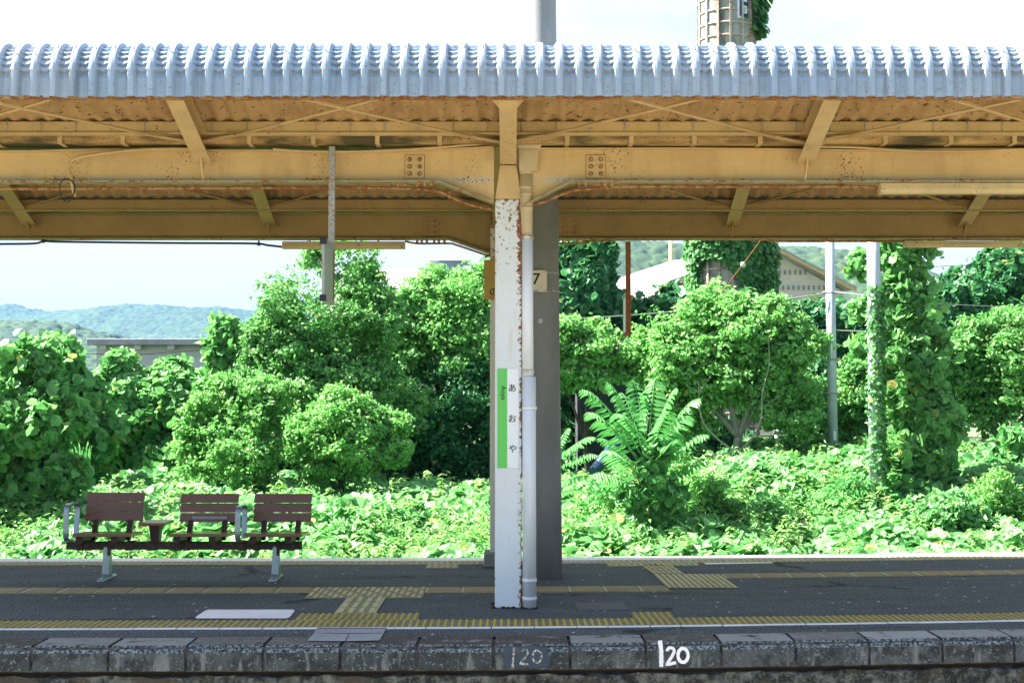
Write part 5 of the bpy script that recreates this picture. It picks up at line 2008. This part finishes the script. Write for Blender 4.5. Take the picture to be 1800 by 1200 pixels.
NL = 0
def pl(*a, **k):
    global NL
    o, n_ = plant(*a, **k)
    NL += n_
    return o


pl('vine_bush', 'big leaved vine bush at the left edge, nearest to the platform', 'bush', 'blanket',
   [(30, 735, 92), (-45, 770, 110), (92, 745, 48), (55, 850, 75), (-30, 880, 85), (100, 835, 42), (20, 680, 45)], 17.0, .122, 'kudzu', seed=1, zb=-.5)
pl('vine_bush', 'rounded vine bush rising behind the nearest one at left, in front of the shed', 'bush', 'blanket',
   [(100, 655, 62), (55, 680, 60), (145, 705, 50), (150, 790, 55), (105, 770, 80), (150, 850, 40)], 20.0, .14, 'kudzu', seed=2, zb=-.3)
pl('vine_thicket', 'wide dark vine thicket below the grey shed', 'thicket', 'blanket',
   [(225, 715, 66), (300, 712, 66), (355, 740, 70), (250, 790, 80), (335, 810, 75), (195, 790, 60), (400, 770, 60), (290, 860, 60), (200, 870, 50)], 22.5, .13, 'kudzu', seed=3, zb=-.2)
pl('vine_shrub', 'vine covered shrub at the left shoulder of the tall tree', 'shrub', 'blanket',
   [(395, 622, 42), (438, 618, 45), (398, 690, 50), (455, 680, 50), (420, 740, 55)], 21.5, .12, 'kudzu', seed=4, zb=-.1)
pl('tree', 'tallest broad leaved tree left of the white post, topped near the lamp', 'tree', 'tree',
   [(602, 505, 56, 0, 1.1), (585, 575, 82), (655, 585, 62), (520, 595, 62), (490, 655, 62), (560, 665, 88), (645, 690, 80), (500, 725, 70), (590, 745, 80), (560, 460, 26), (630, 470, 30), (470, 600, 36), (600, 465, 36), (575, 480, 34), (628, 505, 40), (500, 565, 36), (668, 545, 30), (452, 652, 28)], 21.0, .068, 'tree', seed=5, r=.11, zb=-.1)
pl('tree', 'leafy tree directly left of the white post in front of the barn', 'tree', 'tree',
   [(785, 550, 68), (845, 560, 64), (725, 565, 58), (805, 620, 72), (745, 640, 62), (865, 650, 62), (890, 540, 50), (820, 505, 30), (700, 610, 45), (905, 610, 50), (755, 510, 28), (690, 560, 30), (862, 488, 26)], 22.5, .075, 'bush', seed=6, r=.09, zb=-.1)
pl('bush', 'pale leaved bush in front of the tall tree, behind the middle bench seat', 'bush', 'tree',
   [(425, 790, 62), (375, 785, 46), (470, 765, 55), (400, 845, 56), (345, 845, 38), (460, 840, 45), (340, 800, 30), (430, 720, 50), (370, 725, 36), (480, 700, 30), (335, 755, 22), (405, 690, 24)], 19.0, .062, 'bush', seed=7, r=.05, zb=-.1)
pl('bush', 'bright green rounded bush standing before the dark gap', 'bush', 'tree',
   [(610, 765, 62), (560, 775, 42), (655, 765, 44), (600, 728, 36), (620, 815, 48), (645, 730, 26), (690, 800, 30), (575, 735, 24), (530, 765, 24), (690, 755, 24), (560, 830, 26)], 18.6, .058, 'bush', seed=8, r=.05, zb=-.1)
pl('bush', 'shaded bush between the bright round bush and the white post', 'bush', 'tree',
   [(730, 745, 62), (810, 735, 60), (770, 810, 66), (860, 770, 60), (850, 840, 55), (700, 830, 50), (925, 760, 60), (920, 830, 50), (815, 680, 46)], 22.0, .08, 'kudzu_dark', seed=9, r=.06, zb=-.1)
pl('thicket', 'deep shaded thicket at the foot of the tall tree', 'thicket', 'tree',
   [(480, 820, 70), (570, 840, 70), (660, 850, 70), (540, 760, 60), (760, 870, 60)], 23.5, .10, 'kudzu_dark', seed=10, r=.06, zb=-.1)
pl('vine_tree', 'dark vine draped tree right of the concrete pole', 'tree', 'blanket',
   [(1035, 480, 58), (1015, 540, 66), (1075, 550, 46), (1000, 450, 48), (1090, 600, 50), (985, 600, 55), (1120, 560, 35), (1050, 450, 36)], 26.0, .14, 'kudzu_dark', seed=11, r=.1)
pl('bush', 'bush with small leaves beside the concrete pole, before the hut', 'bush', 'tree',
   [(1005, 612, 42), (1055, 618, 42), (1095, 640, 30), (1000, 665, 36), (960, 640, 40), (1040, 660, 26)], 20.0, .075, 'bush', seed=12, r=.05, zb=0)
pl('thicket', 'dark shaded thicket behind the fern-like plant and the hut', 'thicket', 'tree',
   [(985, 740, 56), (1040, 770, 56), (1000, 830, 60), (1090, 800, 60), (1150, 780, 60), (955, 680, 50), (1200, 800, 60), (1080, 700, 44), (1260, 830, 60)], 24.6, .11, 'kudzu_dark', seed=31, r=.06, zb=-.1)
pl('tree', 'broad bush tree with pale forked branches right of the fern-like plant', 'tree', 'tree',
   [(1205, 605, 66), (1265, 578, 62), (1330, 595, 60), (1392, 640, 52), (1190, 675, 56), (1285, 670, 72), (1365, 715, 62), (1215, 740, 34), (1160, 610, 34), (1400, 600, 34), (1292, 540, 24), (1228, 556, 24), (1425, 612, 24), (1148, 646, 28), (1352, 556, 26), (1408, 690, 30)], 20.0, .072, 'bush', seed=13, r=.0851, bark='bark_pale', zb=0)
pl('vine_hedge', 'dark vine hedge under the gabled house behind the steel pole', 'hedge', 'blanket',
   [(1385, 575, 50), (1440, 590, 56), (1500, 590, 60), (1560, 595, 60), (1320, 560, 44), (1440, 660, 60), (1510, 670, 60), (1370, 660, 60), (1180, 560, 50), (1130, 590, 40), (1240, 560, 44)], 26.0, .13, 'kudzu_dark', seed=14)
pl('bush', 'leafy bush low behind the steel pole and the ivy pole', 'bush', 'tree',
   [(1425, 720, 46), (1480, 730, 50), (1525, 690, 46), (1440, 800, 52), (1515, 790, 56)], 21.0, .085, 'tree', seed=15, r=.04, zb=.2)
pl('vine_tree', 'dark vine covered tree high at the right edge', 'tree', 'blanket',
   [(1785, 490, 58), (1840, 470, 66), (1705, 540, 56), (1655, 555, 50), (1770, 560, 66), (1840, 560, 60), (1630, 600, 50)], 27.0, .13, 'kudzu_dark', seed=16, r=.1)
pl('bush', 'small leaved bush at the right edge below the dark vine tree', 'bush', 'tree',
   [(1765, 635, 70), (1705, 625, 40), (1815, 610, 66), (1825, 700, 76), (1745, 715, 58), (1690, 690, 40), (1650, 640, 40), (1830, 790, 60), (1715, 590, 26), (1790, 570, 30), (1660, 735, 34)], 20.5, .075, 'tree', seed=17, r=.05, zb=.2)
pl('vine_mound', 'low bright vine mound at the right edge', 'bush', 'blanket',
   [(1790, 815, 52), (1730, 840, 46), (1680, 880, 40), (1840, 830, 60), (1770, 880, 50)], 18.5, .12, 'cover', seed=18, trunk=False, zb=0)
pl('hanging_vine', 'tall curtain of large vine leaves hanging beside the ivy pole', 'vine', 'blanket',
   [(1590, 470, 46, 0, 1.3), (1602, 550, 50, 0, 1.3), (1618, 640, 56, 0, 1.3), (1628, 725, 58, 0, 1.3), (1640, 800, 52), (1580, 620, 36), (1585, 710, 42), (1585, 800, 44), (1548, 455, 22, .3), (1512, 470, 16, .3),
    (1520, 610, 14, .2), (1515, 545, 12, .2), (1590, 400, 40, 0, 1.4), (1600, 860, 40), (1665, 760, 34)], 17.6, .115, 'kudzu', seed=19, r=.05, zb=.1)

WS = [((1300, 838, 34), (1268, 850, 24), (1325, 862, 24)), ((1410, 838, 32), (1440, 855, 26), (1385, 856, 22)), ((1500, 868, 28), (1478, 885, 22)), ((1668, 905, 36), (1640, 925, 26), (1700, 920, 26)),
      ((1742, 880, 40), (1785, 895, 32), (1715, 900, 24)), ((1052, 905, 32), (1080, 915, 24), (1028, 920, 22)), ((1360, 905, 26), (1335, 915, 20)), ((1270, 900, 28), (1300, 915, 22))]
WL = ['leafy weed shrub right of the fern-like plant, under the pale branches', 'leafy weed shrub just left of the foot of the steel pole', 'low weed shrub between the steel pole and the ivy pole foot',
      'weed shrub right of the foot of the leaf curtain', 'weed shrub in front of the bright vine mound at right', 'weed shrub left of the fern-like plant, by the concrete pole', 'small weed shrub low on the bank below the steel pole', 'small weed shrub at the right foot of the fern-like plant']
for i_, (lb, la) in enumerate(zip(WS, WL)):
    pl('weed_shrub', la, 'shrub', 'tree', list(lb), 16.2 + .45 * (i_ % 3) + (2.2 if i_ < 2 else 0), .08, ('cover', 'bush', 'frond')[i_ % 3], seed=50 + i_, shape=('slim', 'tree')[i_ % 2], trunk=False, zb=-.4, group='weed shrubs on the bank')

# the vine pole's small ivy
rg = np.random.default_rng(5)
a, b = P(1541, 895, 17.2), P(1537, 505, 17.2)
n_ = 2600
u = rg.uniform(0, 1, n_) ** .85
th = rg.uniform(0, 2 * math.pi, n_)
keep = (np.cos(th - R(-35)) + rg.normal(0, .45, n_) > -.15)
u, th = u[keep], th[keep]
rad = .095 + rg.uniform(.0, .045, len(u))
pz = a.z + (b.z - a.z) * u
pc_ = np.stack([a.x + (b.x - a.x) * u + rad * np.cos(th), 17.2 + rad * np.sin(th), pz], 1)
nn = np.stack([np.cos(th), np.sin(th), np.full_like(th, .45)], 1) + unit(len(th), rg) * .4
V, q = leaf_geo(pc_, nn, .052, rg, 'round', .4)
fast_mesh('ivy', V, q, M['ivy'], VPOLE)

# ivy on the chimney
CH = bpy.data.objects['chimney']
def ivy(n_, z0, z1, thm, ths, rr, leaf, thick, name='ivy'):
    th = rg.normal(thm, ths, n_) if ths else rg.uniform(0, 2 * math.pi, n_)
    z = rg.uniform(z0, z1, n_)
    p = np.stack([cx0 + rr * np.cos(th), 38 + rr * np.sin(th), z], 1)
    f = field(p, 91, 1.6)
    k = f > -.75
    th, z, f = th[k], z[k], f[k]
    rad = rr + rg.uniform(0, thick, len(th)) * (1 + .6 * f)
    p = np.stack([cx0 + rad * np.cos(th), 38 + rad * np.sin(th), z], 1)
    nn = np.stack([np.cos(th), np.sin(th), np.full_like(th, .5)], 1) + unit(len(th), rg) * .45
    V, q = leaf_geo(p, nn, leaf, rg, 'round', .5)
    return fast_mesh(name, V, q, M['ivy'], CH)
zc_t, zc_b = P(1280, 330, 38).z, P(1280, 560, 38).z
ivy(15000, zc_b, zc_t, R(-60), 1.6, rc * 1.12, .14, .42)
ivy(1200, P(0, 66, 38).z, P(0, -60, 38).z, R(-2), .28, rc * 1.1, .17, .42)

# pale branches in front of the bush tree
T13 = bpy.data.objects['tree.002']
for pts_, r0 in (([(1236, 800), (1300, 790), (1335, 745), (1340, 690), (1352, 640), (1350, 590)], .045), ([(1300, 800), (1255, 765), (1232, 730), (1228, 670)], .04), ([(1228, 690), (1205, 675)], .02), ([(1228, 690), (1250, 660)], .02), ([(1340, 715), (1380, 690)], .018)):
    pw = smooth_path([P(a, b, 19.35) for a, b in pts_], 5)
    MB().tube(pw, np.linspace(r0 * .36, r0 * .16, len(pw)), 8).build('branch', M['bark_pale'], T13)

# fern-like plant: stems carrying long pinnate fronds
def frond_plant(stem_px, fronds, Y, label, seed):
    rg = np.random.default_rng(seed)
    st = [P(a, b, Y) for a, b in stem_px]
    root = thing('fern_leaved_plant', st[0], label, 'plant')
    pw = smooth_path(st, 5)
    MB().tube(pw, np.linspace(.03, .012, len(pw)), 8).build('stem', M['bark'], root)
    for (bp, tp, dy) in fronds:
        b0, t0 = P(*bp, Y), P(*tp, Y + dy)
        L = (t0 - b0).length
        mid = b0.lerp(t0, .55) + Vector((0, 0, L * .10))
        path = smooth_path([b0, b0.lerp(mid, .5) + Vector((0, 0, L * .03)), mid, mid.lerp(t0, .6) + Vector((0, 0, L * .045)), t0], 6)
        m_ = MB().tube(path, np.linspace(.009, .003, len(path)), 5)
        pos, dirs, nrm = [], [], []
        ns_ = 15
        V = []; Q = []
        cum = np.linspace(.16, 1, ns_)
        for c_ in cum:
            fi = c_ * (len(path) - 1); i = min(int(fi), len(path) - 2)
            p = path[i].lerp(path[i + 1], fi - i)
            d = (path[i + 1] - path[i]).normalized()
            sd_ = d.cross(Vector((0, 0, 1)))
            if sd_.length < .1: sd_ = Vector((1, 0, 0))
            sd_.normalize()
            upv = sd_.cross(d).normalized()
            ll = L * .24 * math.sin(math.pi * (.18 + .78 * c_)) ** .7
            for s_ in (-1, 1):
                e = (sd_ * s_ * .85 + d * .45 + Vector((0, 0, -.55 + rg.uniform(-.2, .15)))).normalized()
                w = ll * .115
                wd = e.cross(upv).normalized()
                nn_ = wd.cross(e)
                base = len(m_.v)
                q6 = [p, p + e * ll * .3 + wd * w + nn_ * .004, p + e * ll * .7 + wd * w * .8, p + e * ll - Vector((0, 0, ll * .12)), p + e * ll * .7 - wd * w * .8, p + e * ll * .3 - wd * w + nn_ * .004]
                m_.add(q6, [(0, 3, 2, 1), (0, 5, 4, 3)], 1)
        m_.build('frond', [M['frond'], M['frond']], root, fix=False)
    return root


frond_plant([(1146, 925), (1140, 860), (1137, 800), (1140, 735)],
            [((1128, 800), (1024, 684), -.3), ((1132, 790), (1068, 672), -.1), ((1138, 785), (1112, 668), .2), ((1143, 785), (1188, 682), -.1), ((1140, 780), (1152, 666), .3),
             ((1124, 815), (1034, 724), -.5), ((1128, 850), (1062, 792), -.7), ((1145, 830), (1196, 772), -.6), ((1146, 800), (1228, 700), .1), ((1146, 835), (1243, 764), -.3),
             ((1130, 868), (1040, 834), -.5), ((1146, 865), (1246, 812), -.1), ((1126, 830), (1052, 770), .2), ((1132, 800), (1092, 690), .4), ((1146, 810), (1212, 730), .5), ((1146, 895), (1200, 868), -.5),
             ((1134, 800), (1082, 726), -.6), ((1144, 805), (1178, 722), -.6)],
            16.2, 'tall plant with long fern-like fronds in front of the bush tree', 3)
pl('bush', 'dark leafy weeds around the foot of the fern-like plant', 'bush', 'tree',
   [(1150, 880, 40), (1205, 880, 42), (1115, 900, 32), (1180, 840, 34), (1225, 905, 36), (1240, 860, 26)], 16.6, .075, 'bush', seed=30, trunk=False, zb=-.1)
pl('vine', 'large vine leaves climbing the stem of the fern-like plant', 'vine', 'blanket',
   [(1143, 835, 24), (1168, 868, 26), (1118, 880, 22), (1155, 800, 16)], 16.0, .105, 'cover', seed=32, trunk=False, zb=-.1)
frond_plant([(975, 940), (975, 870), (972, 800)],
            [((973, 815), (1045, 768), -.2), ((973, 830), (1050, 800), -.3), ((973, 860), (1035, 838), -.2), ((972, 805), (1000, 752), .1), ((973, 800), (940, 760), 0), ((974, 870), (1030, 866), .2)],
            16.6, 'fern-like fronds reaching out from behind the concrete pole', 4)


# ground cover bank
def bank(X, Y):
    sm = lambda t_: np.clip(t_, 0, 1) ** 2 * (3 - 2 * np.clip(t_, 0, 1))
    yy = Y - np.vectorize(bend)(X)
    h = -.32 + .52 * sm((yy - 13.6) / 4.5)
    h += .36 * sm((X - .6) / 2.6) * sm((yy - 14.2) / 4.8)
    h += .15 * sm((X - 2.2) / 2.0) * sm((yy - 15.5) / 4.0)
    return h


gx = np.linspace(-13, 13, 80); gy = np.linspace(13.5, 40, 60)
GX, GY = np.meshgrid(gx, gy)
GZ = bank(GX.ravel(), GY.ravel()).reshape(GX.shape)
V = np.stack([GX.ravel(), np.maximum(GY.ravel(), YR + .02 + np.vectorize(bend)(GX.ravel())), GZ.ravel() - .12], 1)
i, j = np.meshgrid(np.arange(59), np.arange(79), indexing='ij')
a = (i * 80 + j).ravel()
tag(fast_mesh('bank', V, np.stack([a, a + 1, a + 81, a + 80], 1), M['soil'], smooth=True), kind='structure')

rg = np.random.default_rng(21)
n_ = 95000
X = rg.uniform(-8.5, 9.5, n_)
Yv = 13.5 + (rg.uniform(0, 1, n_) ** 1.15) * 8.0 + np.vectorize(bend)(X)
h = bank(X, Yv)
pp_ = np.stack([X, Yv, h], 1)
f = field(pp_ * np.array([1, 1, 0]), 41, 2.6)
f2 = field(pp_ * np.array([1, 1, 0]), 43, 7.0)
hump = .11 * f + .06 * f2 + .05
pos = np.stack([X, Yv, h + hump + rg.uniform(-.20, .08, n_)], 1)
nn = np.stack([rg.normal(-.1, .45, n_), rg.normal(-.25, .45, n_), np.full(n_, .8)], 1)
big = (field(pp_ * np.array([1, 1, 0]), 47, 1.4) + rg.normal(0, .5, n_)) > -.15
k = (Yv - np.vectorize(bend)(X)) > 13.50
V1, q1 = leaf_geo(pos[big & k], nn[big & k], .15, rg, 'round', .2)
nsm = (~big) & k
ps = np.repeat(pos[nsm], 3, axis=0) + rg.normal(0, .05, (nsm.sum() * 3, 3)); n2 = np.repeat(nn[nsm], 3, axis=0) + unit(nsm.sum() * 3, rg) * .5
V2, q2 = leaf_geo(ps, n2, .075, rg, 'slim', .1)
# upright weed tufts
nt_ = 900
tx = rg.uniform(-8, 9, nt_); ty = 13.7 + rg.uniform(0, 1, nt_) * 6.5 + np.vectorize(bend)(tx)
th_ = bank(tx, ty)
tp = []; tn = []
for i_ in range(nt_):
    hh = rg.uniform(.16, .36)
    m2 = 26
    zz_ = rg.uniform(.05, 1, m2)
    an_ = rg.uniform(0, 6.28, m2)
    rr_ = .10 * (1.1 - zz_) + .02
    tp.append(np.stack([tx[i_] + rr_ * np.cos(an_), ty[i_] + rr_ * np.sin(an_), th_[i_] + hh * zz_], 1))
    tn.append(np.stack([np.cos(an_) * .5, np.sin(an_) * .5, np.full(m2, .9)], 1))
V3, q3 = leaf_geo(np.concatenate(tp), np.concatenate(tn), .085, rg, 'slim', .1)
V = np.concatenate([V1, V2, V3]); q = np.concatenate([q1, q2 + len(V1), q3 + len(V1) + len(V2)])
mi_ = np.concatenate([np.zeros(len(q1)), np.ones(len(q2)), np.full(len(q3), 2)])
o = fast_mesh('ground_cover', V, q, [M['cover'], M['bush'], M['weed']], mat_idx=mi_)
tag(o, kind='stuff')
NL += len(V) // 6

# grass clump by the left vine bushes
root = thing('grass_clump', P(140, 860, 17.6), 'clump of long pale grass blades by the left vine bushes', 'grass')
m_ = MB()
for k in range(22):
    b0 = P(rg.uniform(125, 160), 860, 17.6); b0.y += rg.uniform(-.15, .15)
    t0 = P(rg.uniform(105, 165), rg.uniform(775, 830), 17.5)
    md = b0.lerp(t0, .6) + Vector((0, 0, .12))
    pts = smooth_path([b0, md, t0], 4)
    for i_ in range(len(pts) - 1):
        w0, w1 = .018 * (1 - i_ / len(pts)), .018 * (1 - (i_ + 1) / len(pts))
        m_.add([pts[i_] + Vector((-w0, 0, 0)), pts[i_] + Vector((w0, .004, 0)), pts[i_ + 1] + Vector((w1, .004, 0)), pts[i_ + 1] + Vector((-w1, 0, 0))], [(0, 1, 2, 3)])
m_.build('blades', M['cover'], root, fix=False)

# curling vine tendrils
for pts_, Y, lab in (([(1442, 594), (1450, 593), (1462, 603), (1490, 609), (1505, 605)], 18.5, 'curled vine tendril reaching across the steel pole'),
                     ([(1640, 548), (1655, 553), (1657, 563), (1663, 565), (1662, 558)], 17.3, 'curled vine tendril at the right side of the leaf curtain'),
                     ([(705, 868), (715, 880), (730, 884), (745, 880)], 17, 'thin tendril over the ground cover before the dark gap'),
                     ([(100, 672), (130, 676), (146, 668)], 17, 'thin tendril on top of the left vine bush')):
    pw = smooth_path([P(a, b, Y) for a, b in pts_], 5)
    tag(MB().tube(pw, .008, 5).build('tendril', M['frond']), lab, 'vine')

print("LEAVES", NL)

# ------------------------------------------------------------------ air
hz = MB().box(-5200, 5200, -450, 5600, -2.2, 290).build('haze', [])
hm = bpy.data.materials.new('haze_air'); hm.use_nodes = True
hm.node_tree.nodes.clear()
ho = hm.node_tree.nodes.new('ShaderNodeOutputMaterial')
hv = hm.node_tree.nodes.new('ShaderNodeVolumePrincipled')
hv.inputs['Color'].default_value = (.15, .34, .64, 1)
hv.inputs['Density'].default_value = .00014
hv.inputs['Anisotropy'].default_value = .2
hm.node_tree.links.new(hv.outputs[0], ho.inputs['Volume'])
hz.data.materials.append(hm)
tag(hz, kind='stuff')
